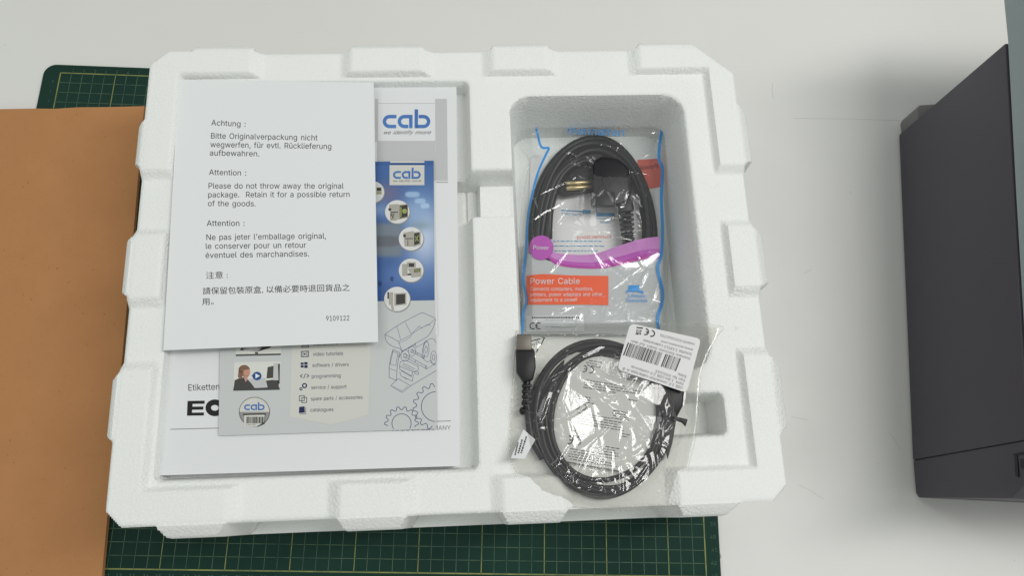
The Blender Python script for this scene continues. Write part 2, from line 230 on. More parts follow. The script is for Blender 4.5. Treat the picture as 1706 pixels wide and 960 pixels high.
# outlines of a plain grotesque alphabet, per character code: advance and closed contours x, y, x, y (1/500 of the type size)
GLYPH = {
    39: (103, [[39, 159, 35, 254, 68, 254, 64, 159]]),
    44: (94, [[19, -60, 34, 36, 68, 36, 42, -60]]),
    45: (227, [[168, 122, 168, 94, 57, 94, 57, 122]]),
    46: (94, [[48, -2, 39, -1, 31, 4, 26, 12, 25, 20, 26, 29, 31, 37, 39, 42, 48, 43, 56, 42, 64, 37, 69, 29, 71, 20, 69, 12, 64, 4, 56, -1]]),
    47: (125, [[117, 266, 36, -38, 7, -38, 89, 266]]),
    48: (227, [[113, -3, 87, 0, 65, 12, 47, 31, 34, 57, 27, 89, 24, 127, 27, 165, 35, 197, 48, 223, 65, 242, 87, 254, 113, 258, 139, 254, 161, 242, 179, 223, 192, 197, 200, 165, 203, 127, 200, 89, 192, 57, 179, 31, 162, 12, 140, 0], [113, 25, 131, 28, 145, 37, 157, 52, 165, 72, 170, 97, 172, 127, 170, 157, 165, 182, 157, 203, 145, 218, 131, 227, 113, 230, 96, 227, 82, 218, 70, 203, 62, 182, 56, 157, 55, 127, 56, 97, 62, 72, 70, 52, 82, 37, 96, 28]]),
    49: (227, [[38, 0, 38, 27, 195, 27, 195, 0], [138, 254, 138, 0, 106, 0, 106, 224, 105, 224, 43, 179, 43, 213, 99, 254]]),
    50: (227, [[32, 0, 32, 24, 117, 114, 130, 129, 141, 141, 149, 153, 155, 163, 159, 174, 160, 186, 159, 198, 154, 209, 146, 218, 137, 224, 125, 228, 112, 230, 98, 228, 86, 224, 77, 216, 69, 207, 65, 195, 64, 181, 33, 181, 35, 202, 43, 221, 55, 237, 72, 248, 91, 255, 112, 258, 134, 255, 153, 248, 169, 237, 181, 223, 188, 205, 191, 186, 189, 172, 185, 159, 179, 145, 168, 129, 153, 111, 133, 90, 76, 30, 76, 28, 195, 28, 195, 0]]),
    51: (227, [[109, -3, 87, -1, 66, 5, 49, 15, 35, 29, 26, 46, 22, 66, 55, 66, 57, 54, 63, 44, 72, 35, 83, 30, 95, 26, 109, 25, 124, 26, 138, 30, 149, 37, 157, 46, 163, 58, 165, 72, 163, 86, 158, 98, 150, 109, 137, 117, 121, 122, 101, 124, 78, 124, 78, 150, 144, 224, 144, 226, 35, 226, 35, 254, 186, 254, 186, 230, 110, 144, 132, 144, 154, 138, 172, 127, 185, 111, 194, 93, 196, 72, 194, 51, 185, 33, 172, 18, 154, 6, 133, -1]]),
    52: (227, [[20, 53, 20, 79, 123, 254, 155, 254, 54, 83, 54, 81, 207, 81, 207, 53], [141, 0, 141, 61, 141, 73, 141, 159, 171, 159, 171, 0]]),
    53: (227, [[111, -3, 89, -1, 70, 6, 54, 16, 41, 30, 33, 47, 30, 65, 61, 65, 64, 54, 69, 44, 77, 36, 87, 30, 98, 26, 111, 25, 125, 27, 138, 32, 149, 41, 157, 52, 162, 66, 164, 81, 162, 97, 157, 111, 148, 122, 137, 131, 124, 137, 109, 138, 96, 137, 84, 134, 73, 129, 64, 123, 34, 126, 48, 254, 183, 254, 183, 226, 75, 226, 67, 151, 68, 151, 77, 157, 89, 162, 101, 166, 115, 167, 131, 165, 147, 160, 161, 153, 172, 143, 182, 130, 189, 116, 194, 99, 195, 82, 193, 58, 184, 38, 171, 21, 154, 8, 134, -1]]),
    54: (227, [[113, -3, 91, -1, 71, 7, 55, 20, 42, 37, 34, 58, 32, 81, 34, 100, 40, 119, 51, 142, 69, 170, 126, 254, 161, 254, 85, 146, 90, 149, 98, 153, 107, 156, 117, 157, 139, 155, 158, 147, 173, 136, 185, 120, 192, 101, 194, 79, 192, 56, 184, 36, 171, 20, 155, 7, 135, -1], [113, 24, 127, 26, 139, 31, 149, 40, 157, 51, 162, 64, 164, 79, 162, 94, 157, 107, 149, 118, 139, 126, 127, 131, 113, 133, 99, 131, 87, 126, 77, 118, 69, 107, 64, 94, 62, 79, 64, 64, 69, 51, 77, 40, 87, 31, 99, 26]]),
    55: (227, [[48, 0, 162, 224, 162, 226, 31, 226, 31, 254, 195, 254, 195, 224, 82, 0]]),
    56: (227, [[113, -3, 89, -1, 68, 6, 50, 17, 37, 31, 29, 48, 26, 68, 28, 83, 33, 98, 40, 110, 51, 121, 63, 128, 76, 132, 76, 133, 59, 141, 46, 154, 38, 171, 35, 190, 38, 209, 45, 225, 57, 239, 73, 249, 92, 256, 113, 258, 134, 256, 153, 249, 169, 239, 181, 225, 188, 209, 191, 190, 188, 171, 180, 154, 167, 141, 150, 133, 150, 132, 164, 128, 176, 121, 186, 110, 194, 98, 199, 83, 200, 68, 198, 48, 189, 31, 176, 17, 158, 6, 137, -1], [113, 25, 129, 26, 142, 30, 153, 37, 161, 46, 167, 57, 168, 69, 167, 83, 161, 94, 153, 104, 141, 111, 128, 116, 113, 118, 98, 116, 85, 111, 73, 104, 65, 94, 59, 83, 58, 69, 59, 57, 64, 46, 73, 37, 84, 30, 97, 26], [113, 145, 126, 146, 137, 150, 146, 157, 154, 165, 158, 176, 160, 188, 158, 200, 154, 210, 147, 218, 138, 225, 126, 229, 113, 230, 100, 229, 89, 225, 79, 218, 72, 210, 68, 200, 66, 188, 68, 176, 72, 165, 79, 157, 89, 150, 100, 146]]),
    57: (227, [[113, 258, 135, 255, 155, 247, 171, 234, 184, 217, 192, 197, 194, 173, 192, 155, 186, 135, 175, 112, 158, 84, 100, 0, 65, 0, 139, 107, 137, 105, 128, 101, 119, 98, 109, 97, 87, 100, 69, 107, 53, 119, 41, 134, 34, 154, 32, 176, 34, 198, 42, 218, 55, 235, 71, 247, 91, 255], [113, 230, 99, 228, 87, 223, 77, 215, 69, 204, 64, 191, 63, 176, 64, 161, 69, 148, 77, 137, 87, 129, 99, 123, 113, 122, 127, 123, 139, 129, 149, 137, 157, 147, 162, 160, 164, 175, 162, 190, 157, 204, 150, 215, 139, 223, 127, 228]]),
    58: (94, [[48, -2, 39, -1, 31, 4, 26, 12, 25, 20, 26, 29, 31, 37, 39, 42, 48, 43, 56, 42, 64, 37, 69, 29, 71, 20, 69, 12, 64, 4, 56, -1], [48, 135, 39, 137, 31, 142, 26, 149, 25, 158, 26, 167, 31, 174, 39, 179, 48, 181, 56, 179, 64, 174, 69, 167, 71, 158, 69, 149, 64, 142, 56, 137]]),
    65: (240, [[8, 0, 101, 254, 138, 254, 231, 0, 198, 0, 144, 151, 138, 167, 132, 186, 125, 210, 120, 228, 114, 209, 106, 185, 100, 166, 95, 151, 43, 0], [55, 71, 55, 99, 185, 99, 185, 71]]),
    66: (228, [[30, 0, 30, 254, 121, 254, 145, 252, 164, 245, 180, 235, 190, 221, 197, 205, 199, 187, 198, 172, 193, 160, 187, 150, 178, 143, 168, 137, 157, 133, 157, 131, 170, 129, 182, 123, 192, 114, 201, 102, 207, 86, 209, 68, 207, 50, 200, 33, 189, 20, 172, 9, 151, 2, 123, 0], [62, 29, 122, 29, 148, 31, 165, 40, 175, 53, 178, 68, 176, 81, 171, 92, 163, 102, 153, 109, 140, 114, 124, 115, 62, 115], [62, 143, 119, 143, 132, 144, 144, 148, 154, 155, 162, 163, 166, 174, 168, 186, 165, 202, 156, 214, 141, 223, 120, 226, 62, 226]]),
    67: (255, [[134, -3, 103, 1, 75, 12, 52, 32, 35, 58, 24, 90, 20, 127, 24, 165, 35, 197, 52, 223, 75, 242, 103, 254, 134, 258, 152, 256, 170, 252, 186, 245, 201, 236, 214, 224, 224, 209, 232, 193, 236, 174, 204, 174, 200, 186, 195, 197, 187, 206, 179, 214, 169, 220, 158, 224, 146, 227, 134, 228, 111, 225, 92, 216, 75, 202, 62, 182, 54, 157, 52, 127, 54, 97, 63, 72, 75, 53, 92, 38, 112, 29, 134, 26, 146, 27, 158, 30, 169, 34, 179, 40, 187, 48, 195, 57, 200, 68, 204, 80, 236, 80, 232, 62, 224, 45, 214, 31, 201, 19, 187, 9, 170, 2, 153, -2]]),
    68: (251, [[109, 0, 48, 0, 48, 29, 107, 29, 136, 31, 159, 40, 177, 55, 189, 75, 197, 99, 200, 128, 197, 156, 190, 180, 177, 200, 160, 214, 138, 223, 110, 226, 47, 226, 47, 254, 113, 254, 147, 251, 176, 239, 200, 221, 217, 196, 227, 164, 231, 128, 227, 91, 217, 59, 199, 34, 175, 15, 145, 4], [62, 254, 62, 0, 30, 0, 30, 254]]),
    69: (209, [[30, 0, 30, 254, 186, 254, 186, 226, 62, 226, 62, 143, 178, 143, 178, 114, 62, 114, 62, 29, 188, 29, 188, 0]]),
    71: (260, [[134, -3, 102, 1, 75, 13, 52, 32, 35, 58, 24, 90, 20, 127, 24, 165, 35, 197, 52, 223, 74, 242, 102, 254, 132, 258, 152, 256, 170, 252, 187, 245, 202, 235, 214, 222, 225, 208, 232, 192, 237, 174, 204, 174, 199, 186, 194, 197, 186, 206, 178, 213, 168, 220, 158, 224, 146, 227, 133, 228, 111, 225, 92, 216, 75, 202, 62, 182, 54, 157, 52, 127, 54, 97, 63, 72, 75, 53, 92, 38, 112, 29, 134, 26, 155, 29, 172, 36, 187, 47, 198, 62, 205, 80, 207, 100, 141, 100, 141, 128, 239, 128, 239, 100, 236, 71, 225, 45, 209, 25, 188, 9, 163, 0]]),
    72: (258, [[30, 0, 30, 254, 62, 254, 62, 144, 196, 144, 196, 254, 228, 254, 228, 0, 196, 0, 196, 116, 62, 116, 62, 0]]),
    73: (150, [[16, 0, 16, 29, 59, 29, 59, 226, 16, 226, 16, 254, 135, 254, 135, 226, 91, 226, 91, 29, 135, 29, 135, 0]]),
    76: (196, [[30, 0, 30, 254, 62, 254, 62, 29, 181, 29, 181, 0]]),
    77: (314, [[30, 0, 30, 254, 76, 254, 139, 94, 141, 87, 144, 79, 147, 71, 150, 61, 153, 52, 156, 42, 157, 36, 159, 41, 162, 51, 165, 61, 168, 70, 171, 79, 174, 87, 176, 94, 238, 254, 284, 254, 284, 0, 252, 0, 252, 145, 252, 154, 252, 163, 252, 174, 253, 184, 253, 195, 253, 207, 253, 218, 253, 229, 256, 229, 253, 217, 249, 205, 245, 193, 241, 181, 237, 171, 234, 161, 231, 152, 228, 145, 171, 0, 143, 0, 85, 145, 83, 152, 80, 160, 76, 170, 72, 181, 69, 192, 65, 204, 60, 216, 56, 229, 59, 229, 60, 219, 60, 208, 60, 197, 60, 186, 61, 175, 61, 164, 61, 154, 61, 145, 61, 0]]),
    78: (262, [[30, 0, 30, 254, 68, 254, 172, 91, 176, 84, 181, 75, 187, 65, 194, 53, 200, 41, 201, 39, 201, 41, 200, 54, 200, 67, 200, 79, 199, 89, 199, 97, 199, 254, 232, 254, 232, 0, 193, 0, 101, 145, 95, 155, 89, 165, 82, 177, 74, 191, 65, 207, 60, 216, 60, 209, 61, 192, 62, 177, 62, 164, 62, 153, 62, 145, 62, 0]]),
    79: (267, [[133, -3, 103, 1, 75, 12, 52, 32, 35, 58, 24, 90, 20, 127, 24, 165, 35, 197, 52, 223, 75, 242, 103, 254, 133, 258, 164, 254, 192, 242, 215, 223, 232, 197, 243, 165, 247, 127, 243, 90, 232, 58, 215, 32, 192, 12, 164, 1], [133, 26, 155, 29, 175, 38, 191, 52, 204, 72, 212, 97, 215, 127, 212, 157, 204, 182, 191, 202, 175, 216, 155, 225, 133, 228, 112, 225, 92, 216, 75, 202, 63, 182, 54, 157, 52, 127, 54, 97, 63, 72, 75, 52, 92, 38, 112, 29]]),
    80: (222, [[30, 0, 30, 254, 118, 254, 144, 252, 166, 244, 183, 231, 195, 215, 202, 195, 204, 174, 202, 152, 195, 133, 183, 116, 166, 104, 144, 96, 118, 93, 62, 93, 62, 0], [62, 121, 116, 121, 134, 123, 149, 128, 159, 136, 167, 147, 171, 160, 172, 174, 171, 188, 167, 201, 159, 211, 148, 219, 134, 224, 116, 226, 62, 226]]),
    82: (224, [[30, 0, 30, 254, 118, 254, 145, 252, 167, 244, 183, 232, 195, 217, 202, 198, 205, 176, 202, 154, 195, 136, 183, 120, 166, 109, 145, 101, 118, 99, 62, 99, 62, 0], [62, 128, 117, 128, 135, 129, 149, 133, 160, 141, 167, 150, 171, 162, 173, 176, 171, 190, 167, 202, 159, 212, 149, 220, 134, 224, 116, 226, 62, 226], [177, 0, 115, 115, 151, 115, 214, 0]]),
    83: (223, [[112, -4, 86, -2, 64, 5, 46, 15, 32, 30, 23, 48, 19, 68, 52, 68, 55, 55, 62, 44, 71, 35, 83, 29, 97, 26, 112, 25, 128, 26, 143, 30, 155, 37, 165, 46, 171, 57, 173, 70, 171, 81, 166, 89, 158, 96, 148, 102, 136, 107, 122, 111, 92, 120, 64, 130, 43, 145, 30, 163, 26, 186, 29, 206, 37, 224, 51, 238, 69, 249, 90, 256, 114, 258, 137, 256, 158, 249, 175, 238, 189, 224, 197, 208, 200, 189, 169, 189, 163, 206, 151, 219, 134, 227, 112, 229, 97, 228, 84, 224, 73, 218, 64, 209, 59, 199, 58, 188, 60, 176, 65, 167, 74, 160, 85, 154, 96, 150, 106, 147, 132, 140, 144, 136, 156, 132, 168, 126, 179, 119, 189, 110, 197, 99, 202, 85, 204, 69, 201, 50, 193, 32, 180, 17, 162, 5, 139, -2]]),
    85: (259, [[129, -4, 101, -1, 77, 8, 57, 22, 42, 40, 33, 62, 30, 87, 30, 254, 62, 254, 62, 89, 64, 72, 70, 57, 80, 44, 94, 34, 110, 28, 129, 26, 149, 28, 165, 34, 179, 44, 188, 57, 194, 72, 196, 89, 196, 254, 229, 254, 229, 87, 226, 62, 216, 40, 201, 22, 182, 8, 157, -1]]),
    89: (236, [[102, 0, 102, 104, 8, 254, 46, 254, 96, 172, 104, 159, 111, 146, 118, 132, 118, 131, 119, 132, 126, 146, 133, 159, 140, 172, 191, 254, 228, 254, 134, 104, 134, 0]]),
    97: (195, [[80, -4, 63, -3, 47, 2, 34, 11, 24, 22, 17, 37, 15, 54, 17, 69, 22, 80, 29, 90, 39, 97, 50, 102, 63, 105, 76, 108, 89, 110, 105, 112, 117, 113, 126, 115, 133, 117, 136, 121, 138, 127, 138, 128, 137, 139, 133, 148, 128, 156, 120, 161, 110, 164, 98, 165, 85, 164, 75, 161, 66, 156, 59, 150, 54, 144, 50, 137, 20, 146, 29, 161, 39, 173, 52, 182, 66, 188, 82, 191, 97, 192, 108, 192, 119, 190, 131, 186, 143, 180, 153, 172, 161, 160, 167, 145, 168, 126, 168, 0, 138, 0, 138, 26, 136, 26, 132, 19, 126, 12, 118, 6, 108, 1, 95, -3], [85, 23, 101, 24, 114, 29, 124, 37, 132, 47, 136, 57, 138, 69, 138, 95, 135, 93, 130, 91, 123, 89, 116, 88, 108, 87, 100, 86, 93, 85, 88, 84, 77, 82, 67, 79, 58, 75, 52, 70, 47, 62, 46, 52, 47, 43, 51, 36, 57, 30, 65, 26, 74, 24]]),
    98: (212, [[115, -4, 99, -3, 86, 2, 76, 8, 69, 16, 63, 23, 59, 29, 56, 29, 56, 0, 26, 0, 26, 254, 57, 254, 57, 160, 59, 160, 63, 166, 69, 173, 76, 180, 86, 186, 98, 191, 115, 192, 137, 189, 156, 180, 173, 166, 185, 146, 193, 122, 195, 94, 193, 66, 185, 42, 173, 23, 157, 8, 137, -1], [110, 23, 126, 26, 140, 33, 150, 44, 158, 58, 163, 75, 164, 95, 163, 114, 158, 131, 150, 145, 140, 156, 126, 163, 110, 165, 94, 163, 81, 156, 70, 145, 62, 131, 58, 114, 56, 95, 58, 75, 63, 58, 70, 43, 81, 32, 94, 26]]),
    99: (198, [[104, -4, 79, -1, 58, 8, 41, 23, 28, 43, 20, 66, 17, 94, 20, 122, 28, 146, 41, 165, 58, 180, 79, 189, 104, 192, 117, 191, 130, 189, 142, 184, 153, 178, 162, 170, 170, 161, 176, 150, 181, 138, 151, 131, 149, 138, 145, 145, 141, 150, 135, 155, 128, 159, 121, 162, 113, 164, 104, 165, 86, 162, 73, 155, 62, 144, 54, 129, 50, 112, 48, 94, 50, 75, 54, 59, 62, 44, 73, 33, 86, 26, 104, 23, 113, 24, 121, 26, 129, 29, 135, 33, 141, 38, 146, 44, 149, 51, 152, 59, 181, 51, 177, 39, 171, 28, 163, 19, 153, 11, 142, 4, 130, 0, 117, -3]]),
    100: (212, [[98, -4, 75, -1, 56, 8, 40, 23, 27, 42, 20, 66, 17, 94, 20, 122, 27, 146, 40, 166, 56, 180, 75, 189, 98, 192, 114, 191, 126, 186, 136, 180, 144, 173, 149, 166, 153, 160, 155, 160, 155, 254, 186, 254, 186, 0, 156, 0, 156, 29, 153, 29, 149, 23, 143, 16, 136, 8, 126, 2, 114, -3], [102, 23, 118, 26, 132, 32, 142, 43, 150, 58, 154, 75, 156, 95, 154, 114, 150, 131, 142, 145, 132, 156, 118, 163, 102, 165, 86, 163, 72, 156, 62, 145, 54, 131, 50, 114, 48, 95, 50, 75, 54, 58, 62, 44, 73, 33, 86, 26]]),
    101: (202, [[106, -4, 80, -1, 58, 8, 41, 23, 28, 42, 20, 66, 17, 93, 20, 121, 28, 145, 40, 165, 58, 180, 78, 189, 103, 192, 118, 191, 133, 187, 147, 180, 160, 170, 170, 157, 179, 141, 184, 121, 186, 97, 186, 85, 48, 85, 50, 69, 55, 53, 64, 40, 76, 31, 90, 25, 106, 23, 117, 24, 127, 26, 135, 31, 143, 36, 149, 44, 153, 53, 182, 45, 177, 32, 168, 20, 156, 10, 141, 2, 125, -3], [49, 110, 154, 110, 153, 119, 149, 134, 141, 147, 131, 157, 118, 163, 103, 165, 87, 163, 73, 157, 62, 147, 54, 135, 50, 121]]),
    102: (127, [[114, 190, 114, 164, 3, 164, 3, 190], [40, 0, 40, 216, 42, 231, 48, 243, 57, 252, 68, 259, 80, 264, 94, 265, 103, 265, 111, 263, 117, 262, 121, 260, 114, 234, 111, 235, 107, 236, 103, 237, 97, 237, 85, 235, 77, 230, 72, 221, 71, 209, 71, 0]]),
    103: (213, [[103, -75, 84, -74, 67, -70, 53, -63, 41, -55, 32, -45, 25, -35, 51, -20, 55, -26, 61, -33, 68, -39, 77, -44, 89, -48, 103, -49, 124, -46, 141, -38, 152, -23, 156, -3, 156, 34, 153, 34, 149, 28, 143, 21, 136, 14, 126, 8, 114, 4, 97, 2, 76, 5, 56, 13, 40, 27, 28, 45, 20, 68, 17, 96, 20, 123, 27, 147, 40, 166, 56, 180, 76, 189, 98, 192, 114, 191, 127, 186, 137, 180, 144, 173, 150, 166, 154, 159, 157, 159, 157, 190, 186, 190, 186, -4, 183, -27, 175, -45, 162, -59, 145, -68, 125, -73], [102, 30, 118, 32, 132, 38, 142, 47, 150, 61, 155, 77, 156, 96, 155, 115, 150, 132, 142, 146, 132, 156, 119, 163, 102, 165, 86, 163, 73, 156, 62, 145, 54, 131, 50, 115, 48, 96, 50, 78, 54, 61, 62, 48, 73, 38, 86, 32]]),
    104: (205, [[57, 113, 57, 0, 26, 0, 26, 254, 57, 254, 57, 156, 62, 166, 76, 181, 94, 189, 114, 192, 132, 190, 148, 184, 161, 174, 170, 160, 177, 142, 179, 120, 179, 0, 148, 0, 148, 118, 145, 137, 136, 152, 123, 161, 105, 165, 92, 163, 80, 159, 71, 151, 63, 141, 58, 129]]),
    105: (83, [[26, 0, 26, 190, 57, 190, 57, 0], [42, 221, 34, 223, 27, 227, 22, 234, 21, 242, 22, 249, 27, 256, 34, 260, 42, 262, 50, 260, 57, 256, 62, 249, 63, 242, 62, 234, 57, 227, 50, 223]]),
    106: (83, [[26, 190, 57, 190, 57, -15, 55, -31, 51, -45, 43, -56, 32, -65, 19, -70, 2, -71, -5, -71, -5, -43, 1, -43, 12, -42, 20, -36, 25, -27, 26, -15], [42, 221, 34, 223, 27, 227, 22, 234, 20, 242, 22, 249, 27, 256, 34, 260, 42, 262, 50, 260, 57, 256, 61, 249, 63, 242, 61, 234, 57, 227, 50, 223]]),
    107: (190, [[55, 68, 55, 106, 60, 106, 142, 190, 180, 190, 92, 100, 89, 100], [26, 0, 26, 254, 57, 254, 57, 0], [147, 0, 74, 93, 96, 114, 186, 0]]),
    108: (95, [[70, -1, 50, 2, 37, 10, 29, 24, 26, 42, 26, 254, 57, 254, 57, 49, 58, 38, 60, 31, 65, 27, 73, 26, 77, 26, 80, 26, 83, 27, 85, 27, 90, 1, 86, 0, 81, 0, 75, -1]]),
    109: (305, [[26, 0, 26, 190, 56, 190, 56, 154, 59, 162, 66, 173, 75, 182, 86, 188, 98, 192, 110, 193, 129, 190, 144, 180, 154, 166, 158, 153, 161, 160, 169, 172, 178, 181, 190, 187, 204, 192, 218, 193, 234, 191, 249, 186, 261, 177, 270, 164, 276, 148, 278, 128, 278, 0, 248, 0, 248, 127, 245, 145, 236, 156, 224, 163, 209, 165, 197, 164, 187, 160, 179, 153, 173, 145, 169, 135, 168, 124, 168, 0, 137, 0, 137, 130, 134, 144, 126, 156, 115, 163, 100, 165, 89, 164, 79, 160, 70, 154, 63, 145, 58, 133, 57, 119, 57, 0]]),
    110: (205, [[57, 113, 57, 0, 26, 0, 26, 190, 56, 190, 56, 154, 62, 166, 76, 181, 94, 189, 114, 192, 132, 190, 147, 184, 160, 174, 170, 160, 176, 142, 179, 120, 179, 0, 148, 0, 148, 118, 145, 137, 136, 152, 123, 161, 105, 165, 92, 163, 80, 159, 71, 151, 63, 141, 58, 129]]),
    111: (208, [[104, -4, 79, -1, 58, 8, 41, 23, 28, 43, 20, 66, 17, 94, 20, 122, 28, 146, 41, 165, 58, 180, 79, 189, 104, 192, 128, 189, 149, 180, 167, 165, 180, 146, 188, 122, 191, 94, 188, 66, 180, 43, 167, 23, 149, 8, 128, -1], [104, 23, 121, 26, 135, 33, 146, 44, 154, 59, 158, 75, 160, 94, 158, 112, 154, 129, 146, 144, 135, 155, 121, 162, 104, 165, 86, 162, 73, 155, 62, 144, 54, 129, 50, 112, 48, 94, 50, 75, 54, 59, 62, 44, 73, 33, 86, 26]]),
    112: (212, [[26, -71, 26, 190, 56, 190, 56, 160, 59, 160, 63, 166, 69, 173, 76, 180, 86, 186, 98, 191, 115, 192, 137, 189, 156, 180, 173, 166, 185, 146, 193, 122, 195, 94, 193, 66, 185, 42, 173, 23, 157, 8, 137, -1, 115, -4, 99, -3, 86, 2, 76, 8, 69, 16, 63, 23, 59, 29, 57, 29, 57, -71], [110, 23, 126, 26, 140, 33, 150, 44, 158, 58, 163, 75, 164, 95, 163, 114, 158, 131, 150, 145, 140, 156, 126, 163, 110, 165, 94, 163, 81, 156, 70, 145, 62, 131, 58, 114, 56, 95, 58, 75, 63, 58, 70, 43, 81, 32, 94, 26]]),
    113: (212, [[186, -71, 155, -71, 155, 29, 153, 29, 149, 23, 143, 16, 136, 8, 126, 2, 114, -3, 98, -4, 75, -1, 56, 8, 40, 23, 27, 42, 20, 66, 17, 94, 20, 122, 27, 146, 40, 166, 56, 180, 75, 189, 98, 192, 114, 191, 126, 186, 136, 180, 144, 173, 149, 166, 153, 160, 156, 160, 156, 190, 186, 190], [102, 23, 118, 26, 132, 32, 142, 43, 150, 58, 154, 75, 156, 95, 154, 114, 150, 131, 142, 145, 132, 156, 118, 163, 102, 165, 86, 163, 72, 156, 62, 145, 54, 131, 50, 114, 48, 95, 50, 75, 54, 58, 62, 44, 73, 33, 86, 26]]),
    114: (130, [[26, 0, 26, 190, 56, 190, 56, 160, 58, 160, 65, 173, 76, 184, 90, 190, 107, 192, 110, 192, 115, 192, 119, 192, 122, 192, 122, 161, 119, 162, 115, 162, 109, 163, 103, 163, 91, 161, 80, 157, 70, 151, 63, 142, 58, 131, 57, 118, 57, 0]]),
    115: (182, [[91, -4, 72, -3, 56, 2, 42, 9, 31, 19, 23, 32, 18, 47, 47, 53, 53, 40, 62, 30, 75, 25, 91, 23, 108, 25, 122, 31, 131, 40, 134, 51, 132, 60, 127, 68, 118, 74, 106, 78, 75, 85, 52, 93, 36, 104, 27, 119, 23, 137, 26, 152, 33, 166, 43, 177, 58, 185, 74, 190, 94, 192, 112, 191, 127, 186, 140, 179, 149, 170, 157, 158, 162, 145, 134, 139, 129, 149, 121, 158, 110, 164, 94, 166, 78, 164, 65, 158, 57, 150, 54, 139, 56, 129, 62, 122, 72, 116, 86, 111, 115, 105, 137, 97, 153, 86, 162, 71, 166, 53, 163, 37, 156, 24, 145, 12, 130, 3, 112, -2]]),
    116: (114, [[102, 190, 102, 164, 3, 164, 3, 190], [32, 236, 63, 236, 63, 49, 64, 38, 68, 31, 75, 26, 85, 25, 88, 25, 93, 26, 97, 26, 101, 27, 107, 1, 102, 0, 96, -1, 90, -2, 84, -2, 62, 1, 46, 11, 36, 26, 32, 46]]),
    117: (205, [[91, -3, 73, -1, 57, 5, 44, 15, 35, 29, 28, 47, 26, 69, 26, 190, 57, 190, 57, 72, 60, 52, 68, 37, 82, 28, 100, 25, 113, 27, 125, 31, 134, 38, 142, 48, 146, 61, 148, 76, 148, 190, 179, 190, 179, 0, 149, 0, 149, 36, 143, 23, 129, 8, 111, 0]]),
    118: (195, [[81, 0, 9, 190, 42, 190, 83, 78, 88, 60, 93, 43, 97, 29, 101, 43, 106, 60, 112, 78, 152, 190, 186, 190, 113, 0]]),
    119: (284, [[69, 0, 11, 190, 44, 190, 67, 107, 72, 89, 77, 68, 82, 46, 85, 33, 88, 45, 93, 67, 98, 88, 103, 107, 126, 190, 158, 190, 181, 107, 186, 88, 191, 68, 196, 45, 198, 33, 201, 45, 206, 68, 212, 88, 217, 107, 240, 190, 272, 190, 215, 0, 184, 0, 159, 86, 156, 99, 152, 112, 149, 126, 145, 140, 142, 154, 142, 154, 138, 140, 135, 126, 131, 112, 128, 99, 124, 86, 99, 0]]),
    121: (195, [[24, -69, 31, -43, 36, -44, 44, -45, 52, -44, 59, -42, 65, -37, 71, -29, 75, -18, 81, -1, 9, 190, 42, 190, 83, 78, 88, 60, 93, 43, 97, 29, 101, 43, 106, 60, 112, 78, 153, 190, 186, 190, 102, -29, 96, -43, 88, -54, 80, -62, 70, -68, 58, -71, 46, -73, 39, -72, 32, -72, 27, -70]]),
    233: (202, [[106, -4, 80, -1, 58, 8, 41, 23, 28, 42, 20, 66, 17, 93, 20, 121, 28, 145, 40, 165, 58, 180, 78, 189, 103, 192, 118, 191, 133, 187, 147, 180, 160, 170, 170, 157, 179, 141, 184, 121, 186, 97, 186, 85, 48, 85, 50, 69, 55, 53, 64, 40, 76, 31, 90, 25, 106, 23, 117, 24, 127, 26, 135, 31, 143, 36, 149, 44, 153, 53, 182, 45, 177, 32, 168, 20, 156, 10, 141, 2, 125, -3], [49, 110, 154, 110, 153, 119, 149, 134, 141, 147, 131, 157, 118, 163, 103, 165, 87, 163, 73, 157, 62, 147, 54, 135, 50, 121], [88, 214, 112, 265, 146, 265, 114, 214]]),
    252: (205, [[91, -3, 73, -1, 57, 5, 44, 15, 35, 29, 28, 47, 26, 69, 26, 190, 57, 190, 57, 72, 60, 52, 68, 37, 82, 28, 100, 25, 113, 27, 125, 31, 134, 38, 142, 48, 146, 61, 148, 76, 148, 190, 179, 190, 179, 0, 149, 0, 149, 36, 143, 23, 129, 8, 111, 0], [138, 221, 131, 223, 124, 227, 120, 234, 118, 242, 120, 249, 124, 256, 131, 260, 138, 262, 146, 260, 153, 256, 157, 249, 159, 242, 157, 234, 153, 227, 146, 223], [67, 221, 59, 223, 52, 227, 48, 234, 46, 242, 48, 249, 52, 256, 59, 260, 67, 262, 74, 260, 81, 256, 85, 249, 87, 242, 85, 234, 81, 227, 74, 223]]),
}
